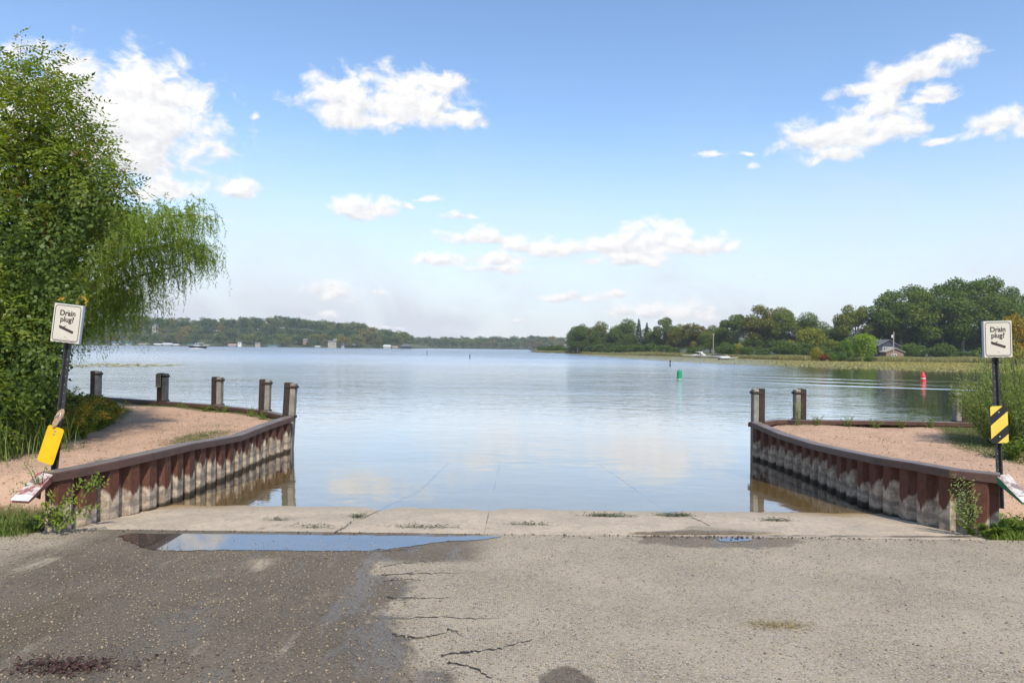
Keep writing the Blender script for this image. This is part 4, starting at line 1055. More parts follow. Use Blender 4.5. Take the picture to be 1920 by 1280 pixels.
# ------------------------------------------------------------------ buildings and poles
def window_parts(parent, rects, y):
    for (x0, x1, z0, z1) in rects:
        f = MB().box(((x0 + x1) / 2, y, (z0 + z1) / 2), (x1 - x0, .12, z1 - z0)).build('window', MT['white_paint'], parent)
        n = max(1, round((x1 - x0) / .7)); w = (x1 - x0 - .12 * (n + 1)) / n
        for i in range(n): MB().box((x0 + .12 + w / 2 + i * (w + .12), y - .05, (z0 + z1) / 2), (w, .06, z1 - z0 - .24)).build('pane', MT['glass_dark'], f)
def house(name, px, ybase, d, w, dep, h, roof_h, wall, roof, label, wins=(), rz=0.0, cat='house', gable_front=True):
    p = at(px, ybase, d); root = empty(name, (p.x, d, p.z), rz, label, cat)
    if gable_front:
        m = MB(); m.prism([(-w / 2, -2.5), (w / 2, -2.5), (w / 2, h), (0, h + roof_h), (-w / 2, h)], -dep / 2, dep / 2); wm = m.build('wall', wall, root)
        m = MB(); e = .35; t = .18
        for s in (-1, 1):
            m.add([(s * (w / 2 + e), -dep / 2 - e, h - e * roof_h / (w / 2)), (0, -dep / 2 - e, h + roof_h), (0, dep / 2 + e, h + roof_h), (s * (w / 2 + e), dep / 2 + e, h - e * roof_h / (w / 2)),
                   (s * (w / 2 + e), -dep / 2 - e, h - e * roof_h / (w / 2) + t), (0, -dep / 2 - e, h + roof_h + t), (0, dep / 2 + e, h + roof_h + t), (s * (w / 2 + e), dep / 2 + e, h - e * roof_h / (w / 2) + t)],
                  [(0, 1, 2, 3), (4, 7, 6, 5), (0, 4, 5, 1), (3, 2, 6, 7), (0, 3, 7, 4)])
        m.build('roof', roof, root)
    else:
        MB().box((0, 0, h / 2 - 1.2), (w, dep, h + 2.4)).build('wall', wall, root)
        m = MB(); e = .35; m.prism([(-dep / 2 - e, h), (dep / 2 + e, h), (0, h + roof_h)], -w / 2 - e, w / 2 + e, Matrix.Rotation(R(90), 4, 'Z')); m.build('roof', roof, root)
    window_parts(root, wins, -dep / 2 - .04); return root
nh = house('navy_house', 1651, 668, 186, 5.4, 8, 2.9, 1.5, MT['navy_wall'], MT['roof_grey'], 'navy gabled house with a white-framed window row', [(-1.6, 1.1, 1.3, 2.5)])
br = house('brick_porch', 1670, 671, 181, 4.6, 4, 1.6, .9, MT['brick_wall'], MT['cream'], 'low brick porch with a pale shallow gable beside the navy house', [(-.9, .4, .4, 1.1)], cat='porch')
house('white_shed', 1203, 648, 305, 2.6, 3, 1.6, .5, MT['white_paint'], MT['white_paint'], 'small white shed among the peninsula trees', cat='shed')
def utility_pole(px, ytop, ybase, d, label, box):
    a, b = at(px, ytop, d), at(px - 1, ybase, d); root = empty('utility_pole', (b.x, d, b.z), 0, label, 'utility pole'); h = a.z - b.z
    MB().tube([(0, 0, -1), (.02, 0, h * .5), (.05, 0, h)], [.15, .13, .11], 10).build('pole', MT['pole_wood'], root)
    if box:
        MB().lathe([(.2, h - 1.55), (.22, h - 1.5), (.22, h - .85), (.18, h - .8)], 12, (-.36, 0, 0)).build('transformer', MT['gel_white'], root)
        MB().box((-.15, 0, h - 1.1), (.16, .06, .08)).build('bracket', MT['grey_metal'], root)
    else: MB().box((0, 0, h - .3), (1.2, .09, .1)).build('crossarm', MT['pole_wood'], root)
utility_pole(1676, 622, 667, 176, 'pale utility pole with a white transformer beside the navy house', True)
utility_pole(1338, 625, 664, 234, 'pale utility pole rising behind the moored boats', False)

# far left shore: boat lifts, sheds, houses
LB = 693.0
def lift(px, d, wpx, hpx, mat, label, boat=True):
    p = at(px, 645, d); w = wpx * d / FPX; h = hpx * d / FPX
    root = empty('boat_lift', (p.x, d, WZ), 0, label, 'boat lift', 'covered boat lifts along the far left shore')
    for s in (-1, 1):
        for q in (-1, 1): MB().tube([(s * w * .45, q * 1.3, -1), (s * w * .45, q * 1.3, h * .6)], .07, 6).build('lift_post', MT['grey_metal'], root)
    pr = [(-w / 2, h * .5), (-w / 2, h * .62), (-w * .42, h * .92), (-w * .3, h), (w * .3, h), (w * .42, h * .92), (w / 2, h * .62), (w / 2, h * .5)]
    MB().prism(pr, -1.5, 1.5).build('canopy', mat, root)
    if boat: MB().prism([(-w * .38, h * .16), (w * .36, h * .16), (w * .42, h * .42), (-w * .42, h * .38)], -.9, .9).build('stored_hull', MT['gel_white'], root)
for a in [(218, 16, 7.5, 'blue', 'blue-canopied boat lift beneath the hanging willow'), (240, 17, 7, 'teal', 'teal-canopied boat lift right of the blue one'), (269, 18, 4.5, 'cream', 'low cream-covered boat lift right of the first teal one'),
          (296, 14, 4.5, 'gel_white', 'low white boat lift below the tall cream house'), (314, 18, 5.5, 'gel_white', 'wide white boat lift right of the one below the tall house'), (330, 11, 4, 'gel_white', 'small white boat lift behind the bow of the motorboat'),
          (358, 14, 5, 'teal', 'teal-canopied boat lift hidden behind the motorboat'), (388, 9, 4, 'cream', 'small cream lift just right of the motorboat'), (436, 16, 5.5, 'rose', 'rose and white boat lift beside a white shed'),
          (512, 21, 5.5, 'teal', 'wide dark teal boat lift right of the beige shed'), (596, 10, 3.5, 'gel_white', 'low white lift left of the cream lake house'), (726, 15, 7, 'gel_white', 'bright white domed boat lift near the wooded point'),
          (741, 11, 5, 'rose', 'pinkish boat lift right of the bright white one')]:
    lift(a[0], LB, a[1], a[2], MT[a[3]], a[4])
house('boathouse', 762, 652.5, 694, 10, 5, 2.0, 1.2, MT['hull_dark'], MT['roof_grey'], 'dark grey boathouse at the end of the wooded point', cat='boathouse', gable_front=False)
house('shed', 450, 647, 700, 3.4, 3, 3.0, .6, MT['white_paint'], MT['roof_grey'], 'white shed beside the rose boat lift', [(-.8, .8, 1.0, 2.2)], cat='shed', gable_front=False)
house('shed', 484, 647.5, 700, 5, 3, 2.2, 1.0, MT['cream'], MT['roof_grey'], 'beige shed on the far shore', [(-1, 1, .8, 1.8)], cat='shed', gable_front=False)
house('hill_house', 291, 628, 738, 4.2, 5, 10.5, 1.5, MT['cream'], MT['roof_grey'], 'tall narrow cream house showing among the hillside trees', [(-1.2, 1.2, 1.5, 3), (-1.2, 1.2, 5, 6.5), (-1.2, 1.2, 8, 9.5)])
house('lake_house', 624, 648.5, 702, 8.5, 6, 4.2, 1.6, MT['cream'], MT['roof_grey'], 'cream lake house with a taller wing above the water', [(-3, -1, 1, 2.5), (0, 3, 1, 2.5)], gable_front=False)
house('lake_house', 629, 648.5, 706, 3.2, 5, 6.6, .9, MT['cream'], MT['cream'], 'narrow tower wing behind the cream lake house', [(-.8, .8, 4, 5.6)])
house('gazebo', 643, 648, 703, 3.2, 3, 2.6, 1.2, MT['white_paint'], MT['roof_grey'], 'small white gazebo right of the cream lake house', [(-1.0, 1.0, .6, 2)], cat='gazebo')
house('white_house', 663, 643, 712, 5.5, 5, 2.6, 1.7, MT['white_paint'], MT['roof_grey'], 'white gabled house half hidden in the far trees', [(-1.6, -.4, .8, 2), (.4, 1.6, .8, 2)])
house('grey_house', 576, 642, 716, 7, 5, 2.4, 1.8, MT['brick_wall'], MT['roof_grey'], 'brown house with a grey roof beside the golden tree', [(-2, -.6, .6, 1.8), (.6, 2, .6, 1.8)], gable_front=False)

# ------------------------------------------------------------------ boats
def hull_loft(L, B, D, bow_rake=.18, n=12, sheer=.18):
    """hull shell and deck, bow at +x"""
    V = []; k = 7
    for i in range(n + 1):
        t = i / n; x = -L / 2 + L * t; wf = 1 if t < .5 else max(.02, 1 - ((t - .5) / .5) ** 2.2)
        zs = D * (1 + sheer * t * t); keel = 0 if t < .7 else D * .75 * ((t - .7) / .3) ** 2
        for j in range(k):
            s = j / (k - 1) * 2 - 1; a = abs(s)
            yy = s * B / 2 * wf * (1 if a > .99 else (.55 + .45 * a) if a > .3 else 1.6 * a)
            zz = keel + (zs - keel) * (a ** 2.2)
            V.append((x + bow_rake * L * (t ** 6) * (zz / zs), yy, zz))
    F = [(i * k + j, i * k + j + 1, (i + 1) * k + j + 1, (i + 1) * k + j) for i in range(n) for j in range(k - 1)]
    F += [tuple(range(k))[::-1]]
    deck = [(i * k, i * k + k - 1) for i in range(n + 1)]
    DV = [V[a] for a, _ in deck] + [V[b] for _, b in deck]; m_ = n + 1
    DF = [(i, i + 1, m_ + i + 1, m_ + i) for i in range(n)]
    return V, F, DV, DF
def boat(name, loc, rz, L, B, D, hull_mat, label, cat='boat', cabin=True, arch=False, cover=None, wake=False):
    root = empty(name, loc, rz, label, cat)
    V, F, DV, DF = hull_loft(L, B, D)
    MB().add(V, F).build('hull', hull_mat, root, smooth_=True)
    MB().add([(x, y * .985, z - .01) for x, y, z in DV], DF).build('deck', MT['gel_white'], root)
    m = MB(); pts = [Vector(V[i * 7]) for i in range(13)]; m.tube(pts, .05, 6); pts = [Vector(V[i * 7 + 6]) for i in range(13)]; m.tube(pts, .05, 6); m.build('rub_rail', MT['gel_white'], root)
    dz = D * 1.03
    if cabin:
        MB().add([(-.02 * L, -B * .36, dz - .05), (.33 * L, -B * .22, dz - .05), (.33 * L, B * .22, dz - .05), (-.02 * L, B * .36, dz - .05),
                  (.0, -B * .33, dz + D * .30), (.22 * L, -B * .18, dz + D * .22), (.22 * L, B * .18, dz + D * .22), (.0, B * .33, dz + D * .30)],
                 [(0, 1, 5, 4), (1, 2, 6, 5), (2, 3, 7, 6), (3, 0, 4, 7), (4, 5, 6, 7)]).build('foredeck_cabin', MT['gel_white'], root, bevel=.05)
        w = MB().add([(-.02 * L, -B * .37, dz + D * .28), (.14 * L, -B * .27, dz + D * .25), (.14 * L, B * .27, dz + D * .25), (-.02 * L, B * .37, dz + D * .28),
                      (-.06 * L, -B * .33, dz + D * .75), (.05 * L, -B * .24, dz + D * .72), (.05 * L, B * .24, dz + D * .72), (-.06 * L, B * .33, dz + D * .75)],
                     [(0, 1, 5, 4), (1, 2, 6, 5), (2, 3, 7, 6), (4, 5, 6, 7)]).build('windscreen', MT['glass_dark'], root)
        for i, (a, b) in enumerate(((0, 4), (1, 5), (2, 6), (3, 7), (4, 5), (5, 6), (6, 7))):
            MB().tube([w.data.vertices[a].co, w.data.vertices[b].co], .05, 6).build('screen_frame', MT['gel_white'], w)
    if arch:
        m = MB()
        m.prism([(-.33 * L, dz), (-.24 * L, dz), (-.08 * L, dz + D * 1.25), (.02 * L, dz + D * 1.32), (.0, dz + D * 1.45), (-.14 * L, dz + D * 1.40)], -B * .46, -B * .40)
        m.prism([(-.33 * L, dz), (-.24 * L, dz), (-.08 * L, dz + D * 1.25), (.02 * L, dz + D * 1.32), (.0, dz + D * 1.45), (-.14 * L, dz + D * 1.40)], B * .40, B * .46)
        m.box((-.05 * L, 0, dz + D * 1.39), (.13 * L, B * .84, .09)); m.build('radar_arch', MT['gel_white'], root)
        MB().box((-.03 * L, 0, dz + D * 1.46), (.30 * L, B * .86, .07)).build('hardtop', MT['gel_white'], root, bevel=.02)
    if cover:
        MB().add([(-.46 * L, -B * .47, dz), (.2 * L, -B * .45, dz), (.2 * L, B * .45, dz), (-.46 * L, B * .47, dz), (-.36 * L, 0, dz + D * .55), (.08 * L, 0, dz + D * .6)],
                 [(0, 1, 5, 4), (1, 2, 5), (2, 3, 4, 5), (3, 0, 4)]).build('canvas_cover', cover, root)
    MB().box((-.5 * L - .15, 0, D * .55), (.35, .4, D * .9)).build('outboard', MT['black'], root, bevel=.05)
    return root
mb_p = Vector((X(371, 325), 325, WZ))
mbt = boat('motorboat', (mb_p.x, mb_p.y, WZ - .15), R(-118), 7.6, 2.9, 1.15, MT['hull_dark'], 'white and dark motorboat under way, throwing a low bow wave', arch=False)
L_ = 7.6
MB().box((-.10 * L_, 0, 1.18 + 1.15 * .98), (.34 * L_, 2.5, .10)).build('hardtop', MT['gel_white'], mbt, bevel=.03)
for sx in (.05, -.26):
    for sy in (-1, 1): MB().tube([(sx * L_, sy * 1.15, 1.15), (sx * L_, sy * 1.12, 2.3)], .06, 6).build('hardtop_post', MT['gel_white'], mbt)
m = MB()
for s in (-1, 1):
    m.add([(3.5, 0, .17), (1.2, s * 1.7, .16), (-3.8, s * 4.4, .16), (-7, s * 6.0, .15), (-7, s * 4.4, .15), (-3.0, s * 2.2, .16), (1.2, s * 1.0, .45), (3.3, 0, .4)], [(0, 1, 6, 7), (1, 2, 5, 6), (2, 3, 4, 5)])
wv = m.build('bow_wave', MT['foam'], None); wv.location = mbt.location; wv.rotation_euler = mbt.rotation_euler
mbt.scale = wv.scale = (1.1, 1.1, 1.25)
tag(wv, 'white foam spreading from the motorboat bow', 'wake', kind='stuff')
def moor(px, d, L, B, D, rz, *a, **k):
    p = Vector((X(px, d), d, WZ - .1)); return boat('moored_boat', p, R(rz), L, B, D, *a, **k)
moor(1309, 208, 7.2, 2.4, .75, 172, MT['gel_white'], 'white cabin cruiser with a raked arch moored in the reeds', arch=True)
moor(1339, 192, 5.4, 2.2, .7, 176, MT['gel_white'], 'white boat under a dark canvas cover beside the arched cruiser', cabin=False, cover=MT['canvas_navy'])
moor(1364, 166, 3.9, 1.9, .6, 4, MT['gel_white'], 'low white runabout with a dark hull stripe by the dock piles', cabin=False, cover=MT['gel_white'])
dk = empty('dock', (X(1356, 196), 196, WZ), 0, 'weathered dock on piles behind the moored boats', 'dock')
for i in range(15): MB().box((-6 + i * .85, 0, .75), (.8, 1.4, .06)).build('plank', MT['timber'], dk)
for i in range(8): MB().tube([(-6 + i * 1.7, -.75, -1), (-6 + i * 1.7, -.75, 1.25)], .08, 6).build('dock_pile', MT['pole_wood'], dk)

# ------------------------------------------------------------------ buoys and marker posts
p = on(1273.5, 711.5, WZ); g = empty('can_buoy', (p.x, p.y, WZ), 0, 'green cylindrical can buoy floating off the ramp', 'buoy')
g.rotation_euler = (0, R(2), 0)
MB().lathe([(.19, -.3), (.19, .60), (.17, .63), (.17, .70), (.06, .72)], 20).build('body', MT['green_buoy'], g, smooth_=False)
MB().lathe([(.196, .02), (.196, .06)], 20).build('waterline_band', MT['white_paint'], g); MB().lathe([(.03, .70), (.03, .82), (.015, .84)], 10).build('lifting_eye', MT['green_buoy'], g)
p = on(1731, 714.5, WZ); g = empty('nun_buoy', (p.x, p.y, WZ), 0, 'red conical nun buoy floating near the lily bed', 'buoy'); g.rotation_euler = (0, R(-2), 0)
MB().lathe([(.18, -.3), (.18, .42), (.165, .46), (.045, .78), (.04, .80)], 20).build('body', MT['red_buoy'], g)
MB().lathe([(.186, .20), (.186, .27)], 20).build('white_band', MT['white_paint'], g); MB().lathe([(.025, .79), (.025, .87)], 8).build('lifting_eye', MT['red_buoy'], g)
for px, yt, yb, lab in ((800.5, 657.5, 664.5, 'small dark marker post furthest out in open water'), (881, 664, 672, 'small dark marker post in open water, in front of the distant shore'), (1256.5, 675, 685.5, 'dark marker post between the green buoy and the lily bed')):
    p = on(px, yb, WZ); q = at(px, yt, p.y); o = empty('marker_post', (p.x, p.y, WZ), 0, lab, 'marker post'); h = q.z - WZ
    MB().lathe([(.10, -1), (.10, h * .92), (.07, h)], 10).build('post', MT['black'], o); MB().lathe([(.106, h * .35), (.106, h * .5)], 10).build('band', MT['grey_metal'], o)

# ------------------------------------------------------------------ near left: leafy tree, willow, weeds
RNG = np.random.default_rng(101)
TD = 11.6
edge_px = [(70, 0), (76, 25), (95, 45), (110, 75), (128, 125), (165, 140), (200, 160), (255, 185), (300, 215), (345, 248), (385, 232), (415, 205), (440, 165), (500, 140), (560, 150), (620, 155), (680, 140), (720, 110), (760, 70)]
def crown_edge(z):
    ys = [e[0] for e in edge_px]; zz = [at(0, y, TD).z for y in ys]; xx = [X(e[1], TD) for e in edge_px]
    return np.interp(z, zz[::-1], xx[::-1]) + .16 * np.sin(np.asarray(z) * 5.1 + .6) + .08 * np.sin(np.asarray(z) * 11)
tr = empty('leafy_tree', (-9.9, 12.2, .45), 0, 'large leafy tree with compound leaves leaning over the left bank', 'tree')
def sprays(centers, radii, per, n_leaf, L, W, droop=.5):
    """compound leaves: a rachis with paired leaflets, spread over clump shells"""
    C = np.repeat(centers, per, 0); Rr = np.repeat(radii, per); n = len(C)
    u = rand_dir(n); u[:, 2] = u[:, 2] * .8 + .12; base = C + u * (Rr * RNG.uniform(.35, 1.0, n) ** .6)[:, None]
    d = unit(u * .9 + RNG.normal(size=(n, 3)) * .5 + np.array([0, 0, -droop])); up = unit(np.array([0, 0, 1.0]) + RNG.normal(size=(n, 3)) * .35 + u * .5)
    side = unit(np.cross(d, up)); Lr = RNG.uniform(.7, 1.3, n) * L * n_leaf * .42
    P, D, N = [], [], []
    for k in range(n_leaf):
        t = (k // 2 + .6) / (n_leaf / 2); s = 1 if k % 2 else -1
        q = base + d * (Lr * t)[:, None] + np.array([0, 0, -1.0]) * (Lr * t * t * .25)[:, None]
        dd = side * s * .9 + d * .55 if k < n_leaf - 1 else d
        P.append(q); D.append(dd + RNG.normal(size=(n, 3)) * .12); N.append(up + RNG.normal(size=(n, 3)) * .25)
    P, D, N = map(np.concatenate, (P, D, N)); m_ = len(P)
    return leaf_quads(P, D, RNG.uniform(.75, 1.25, m_) * L, RNG.uniform(.8, 1.2, m_) * W, N, .10)
cs, rs_ = [], []
tries = 0
while len(cs) < 420 and tries < 20000:
    tries += 1
    z = RNG.uniform(.7, 6.95); xe = float(crown_edge(z)); r = RNG.uniform(.28, .55)
    y = TD + RNG.normal() * 1.1; x = (xe - .25) * y / TD - r * .8 - RNG.uniform(0, 1) ** 1.6 * 4.0
    if z + r > 7.05 - max(0, (x + 8.0)) * .3: continue
    if x < -13.4: continue
    # uneven outline: gaps between boughs
    if math.sin(z * 2.6 + 1.0) + math.sin(x * 2.3 + z) < -1.15: continue
    cs.append((x, y, z)); rs_.append(r)
for px, py, r in ((205, 318, .30), (228, 335, .30), (240, 352, .26), (222, 372, .30), (200, 395, .32), (185, 410, .3), (212, 350, .34), (150, 200, .3), (165, 250, .3), (185, 285, .3), (60, 110, .35), (105, 135, .32)):
    cs.append(tuple(at(px - 14, py, TD - .2))); rs_.append(r)
V1, F1 = sprays(np.array(cs), np.array(rs_), 20, 11, .075, .036)
np_obj('crown', V1, F1, MT['leaf_near'], tr)
# vine-clad lower front, darker broad leaves
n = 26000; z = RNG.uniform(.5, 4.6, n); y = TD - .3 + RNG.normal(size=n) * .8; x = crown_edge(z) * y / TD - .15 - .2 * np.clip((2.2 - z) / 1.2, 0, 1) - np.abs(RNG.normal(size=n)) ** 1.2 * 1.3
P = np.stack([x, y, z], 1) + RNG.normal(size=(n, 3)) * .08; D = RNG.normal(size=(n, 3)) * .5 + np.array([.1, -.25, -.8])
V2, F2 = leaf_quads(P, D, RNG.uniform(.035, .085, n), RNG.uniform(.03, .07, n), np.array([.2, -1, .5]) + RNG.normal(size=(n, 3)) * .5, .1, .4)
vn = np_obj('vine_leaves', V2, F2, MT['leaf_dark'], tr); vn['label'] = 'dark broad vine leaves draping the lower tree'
# a denser inside so that only small gaps of sky show
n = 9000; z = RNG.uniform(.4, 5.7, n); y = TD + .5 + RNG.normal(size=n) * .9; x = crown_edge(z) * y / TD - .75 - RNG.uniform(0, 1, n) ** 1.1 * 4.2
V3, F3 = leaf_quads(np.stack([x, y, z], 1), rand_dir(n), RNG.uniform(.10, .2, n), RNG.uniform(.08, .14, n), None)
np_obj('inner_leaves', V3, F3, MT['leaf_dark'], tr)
m = MB()
m.tube([(-9.9, 12.2, .2), (-9.8, 12.1, 1.6), (-9.5, 12.0, 3.4), (-9.3, 11.8, 5.2), (-9.2, 11.7, 6.6)], [.20, .16, .12, .08, .03], 9)
for (a, b, c) in [((-9.7, 12, 2.4), (-8.6, 11.7, 3.6), (-6.9, 11.6, 4.6)), ((-9.5, 12, 3.4), (-8.5, 11.4, 4.8), (-7.5, 11.2, 6.0)), ((-9.6, 12, 2.8), (-10.8, 11.8, 4.4), (-11.6, 11.6, 5.4)), ((-9.8, 12.1, 1.6), (-8.8, 11.3, 2.4), (-7.7, 11.1, 3.2))]:
    m.tube([a, b, c], [.085, .06, .015], 6)
m.v = [tuple(Vector(v) - Vector((0, 0, 0))) for v in m.v]
m.build('trunk', MT['bark'], tr, smooth_=True)
sel = [c for c in cs if c[2] > 3.6]; sel = [sel[i] for i in RNG.choice(len(sel), 90, replace=False)]
P = np.repeat(np.array(sel), 16, 0) + np.array([.25, -.42, .1]) + RNG.normal(size=(90 * 16, 3)) * np.array([.06, .06, .11])
V4, F4 = leaf_quads(P, RNG.normal(size=(len(P), 3)) * .4 + np.array([0, 0, -1]), RNG.uniform(.03, .06, len(P)), RNG.uniform(.012, .02, len(P)), None)
np_obj('seed_pods', V4, F4, MT['pods'], tr)['kind'] = 'stuff'
for o in tr.children: o.matrix_parent_inverse = Matrix.Translation(tr.location).inverted()

# willow behind it
WD = 16.5
wt = empty('weeping_willow', (-13.2, 17.2, .4), 0, 'yellow-green weeping willow hanging over the water behind the leafy tree', 'tree')
limb_px = [[(60, 600), (150, 520), (230, 440), (310, 405), (372, 402)], [(60, 600), (150, 500), (220, 420), (262, 392)], [(60, 620), (160, 545), (260, 470), (350, 455), (384, 470)], [(60, 620), (170, 560), (250, 520), (330, 500)], [(40, 560), (130, 470), (190, 410), (225, 395)], [(60, 640), (150, 590), (210, 560), (262, 560)]]
m = MB(); tips = []
m.tube([(-13.2, 17.2, .2), (-13.0, 17.1, 1.6), at(60, 610, WD)], [.28, .22, .14], 9)
for li, L0 in enumerate(limb_px):
    pts = [at(px, py, WD + (li - 2.5) * .35 + (k * .12)) for k, (px, py) in enumerate(L0)]
    m.tube(pts, list(np.linspace(.075, .012, len(pts))), 6)
    for i in range(len(pts) - 1):
        for t in np.linspace(0, 1, 26, endpoint=False):
            if i == 0 and t < .4: continue
            tips.append(np.array(pts[i].lerp(pts[i + 1], t)))
m.build('trunk', MT['bark'], wt)
tips = np.array(tips); ns = 2600
S0 = tips[RNG.integers(0, len(tips), ns)] + RNG.normal(size=(ns, 3)) * np.array([.22, .45, .16])
out_ = np.stack([RNG.normal(size=ns) * .5 + .38, RNG.normal(size=ns) * .5, RNG.uniform(.1, .6, ns)], 1); Ls = RNG.uniform(.3, 1.0, ns) * np.where(S0[:, 0] < -9.6, 1.35, 1.0)
P, D = [], []; nl = 32
for k in range(nl):
    t = (k + .5) / nl; s = (t * Ls)[:, None]
    q = S0 + out_ * (s * .62 * (1 - .5 * t)) + np.array([0, 0, -1.0]) * (s * t * .95)
    td = out_ * (.6 * (1 - t)) + np.array([0, 0, -1.0]) * (.25 + 1.3 * t)
    P.append(q); D.append(unit(td) + RNG.normal(size=(ns, 3)) * .6)
P, D = np.concatenate(P), np.concatenate(D); n = len(P)
keep = P[:, 2] > .75; P, D = P[keep], D[keep]; n = len(P)
V5, F5 = leaf_quads(P, D, RNG.uniform(.06, .12, n), RNG.uniform(.012, .022, n), None, .05)
np_obj('crown', V5, F5, MT['leaf_willow'], wt)
for o in wt.children: o.matrix_parent_inverse = Matrix.Translation(wt.location).inverted()

# weeds on the left bank
def stem_plant(name, loc, stems, h, spread, leaf, n_leaf, mat, label, cat='plant', group=None, flowers=0, flower_mat=None, lean=(0, 0), stem_mat=None, droop=.15):
    root = empty(name, loc, 0, label, cat, group); m = MB(); P, D, FP = [], [], []
    for s in range(stems):
        a = random.uniform(0, 6.28); r = spread * math.sqrt(random.random()); hh = h * random.uniform(.65, 1.1)
        b = Vector((random.uniform(-.12, .12) * spread, random.uniform(-.12, .12) * spread, -.03)); tip = Vector((r * math.cos(a) + lean[0] * hh, r * math.sin(a) + lean[1] * hh, hh)); mid = b.lerp(tip, .55) + Vector((0, 0, hh * .10))
        m.tube([b, mid, tip], [.006, .004, .0015], 4, False)
        for k in range(n_leaf):
            t = .12 + .88 * (k + random.random()) / n_leaf; q = (b * (1 - t) ** 2 + mid * 2 * t * (1 - t) + tip * t * t)
            aa = random.uniform(0, 6.28); P.append(q); D.append((math.cos(aa), math.sin(aa), random.uniform(-droop, .9)))
        for k in range(flowers):
            t = random.uniform(0, 1); FP.append(tuple(tip + Vector((random.uniform(-.05, .05) * (1 + t), random.uniform(-.05, .05) * (1 + t), -t * .12 + random.uniform(0, .02)))))
    m.build('stems', stem_mat or MT['leaf_weed'], root)
    n = len(P); V, F = leaf_quads(np.array(P), np.array(D), RNG.uniform(.7, 1.3, n) * leaf[0], RNG.uniform(.8, 1.2, n) * leaf[1], np.array([0, 0, 1]) + RNG.normal(size=(n, 3)) * .5, .08)
    np_obj('leaves', V, F, mat, root)
    if flowers:
        n = len(FP); V, F = leaf_quads(np.array(FP), rand_dir(n), np.full(n, .022), np.full(n, .016)); np_obj('flowers', V, F, flower_mat, root)['kind'] = 'stuff'
    return root
def weed_edge(y): return float(np.interp(y, [9.0, 10.0, 12.0, 14.3, 17.5, 19], [-7.2, -7.3, -7.65, -8.4, -10.8, -13]))
for i in range(64):
    y = random.uniform(9.6, 16.5); x = weed_edge(y) - random.uniform(.1, 2.2) ** 1.0; back = weed_edge(y) - x
    h = random.uniform(.32, .55) + min(.5, max(0, back - .4) * .35); k = random.random()
    if k < .42: stem_plant('goldenrod', (x, y, bank_z(x, y, -1)), 9, h, .34, (.10, .026), 26, MT['leaf_weed'], 'goldenrod with small yellow flower heads on the left bank', 'plant', 'goldenrod on the left bank', 26, MT['goldenrod'])
    elif k < .8: stem_plant('leafy_weed', (x, y, bank_z(x, y, -1)), 10, h * 1.05, .38, (.13, .06), 20, MT['leaf_dark'], 'dark broad-leaved weed in the thicket on the left bank', 'plant', 'broad-leaved weeds on the left bank')
    else: stem_plant('leafy_weed', (x, y, bank_z(x, y, -1)), 9, h, .34, (.09, .04), 26, MT['leaf_near'], 'bright green bushy weed in the thicket on the left bank', 'plant', 'bright weeds on the left bank')
for px, py, d, h in ((150, 800, 12.6, .62), (172, 795, 13.2, .60), (192, 793, 13.8, .52), (206, 792, 14.2, .40), (160, 812, 12.0, .5), (135, 815, 11.8, .6), (182, 806, 12.9, .42), (198, 800, 13.6, .36)):
    p = at(px, py, d); stem_plant('goldenrod', (p.x, d, bank_z(p.x, d, -1)), 12, h, .36, (.10, .028), 30, MT['leaf_near'], 'goldenrod in full flower where the thicket meets the sandy path', 'plant', 'goldenrod along the sandy path', 44, MT['goldenrod'])
# tall bent grasses at the left edge
def blades(name, roots, h, w, lean, mat, label, cat='grass', kind='stuff'):
    roots = np.asarray(roots, float); n = len(roots)
    a = RNG.uniform(0, 6.28, n); hh = RNG.uniform(.5, 1.2, n) * h; ln = RNG.uniform(.2, 1, n) * lean
    d = np.stack([np.cos(a), np.sin(a), 0 * a], 1); sd = np.stack([-np.sin(a), np.cos(a), 0 * a], 1) * (w / 2)
    m1 = roots + d * (hh * ln * .35)[:, None] + np.array([0, 0, 1.0]) * (hh * .6)[:, None]; tip = roots + d * (hh * ln)[:, None] + np.array([0, 0, 1.0]) * (hh * (1 - .3 * ln))[:, None]
    V = np.stack([roots - sd, roots + sd, m1 + sd * .7, m1 - sd * .7, tip + sd * .08, tip - sd * .08], 1).reshape(-1, 3)
    b = np.arange(n)[:, None] * 6; F = np.concatenate([b + np.array([0, 1, 2, 3]), b + np.array([3, 2, 4, 5])])
    return tag(np_obj(name, V, F, mat), label, cat, kind=kind)
def on_bank(x, y, side):
    if side < 0:
        if x > float(interp_y(LW, min(max(y, 7.72), 14.75))) - .16 and y > 7.7: return False
        return y < float(np.interp(x, [p[0] for p in LL[::-1]], [p[1] for p in LL[::-1]])) - .12
    return y < 15.35 and (y < 8.1 or x > float(interp_y(RW, min(y, 14.45))) + .16) and not (y > 14.4 and x < 5.2 + (y - 14.4) * .95)
def scatter(n, xr, yr, side, thr=.45):
    o = []
    while len(o) < n:
        x, y = random.uniform(*xr), random.uniform(*yr)
        if on_bank(x, y, side) and random.random() < turf(x, y, side) - thr + random.uniform(-.15, .3): o.append((x, y, bank_z(x, y, side) - .01))
    return o
blades('tall_grass', [(x, y, bank_z(x, y, -1)) for x, y in ((random.gauss(-7.75, .45), random.gauss(10.2, .5)) for _ in range(650))], .75, .011, 1.1, MT['grass'], 'tall bent grass in front of the leafy tree')
blades('turf_grass', scatter(9000, (-9.5, -5.2), (7.5, 9.0), -1, .35) + scatter(7000, (-10, -4.9), (8.8, 19.5), -1, .5), .085, .006, .8, MT['grass'], 'short green grass on the left bank')
blades('turf_grass', scatter(4500, (5.75, 8.6), (7.9, 9.1), 1, .35) + scatter(5500, (5.3, 11), (9, 15.5), 1, .5), .085, .006, .8, MT['grass'], 'short green grass on the right bank')
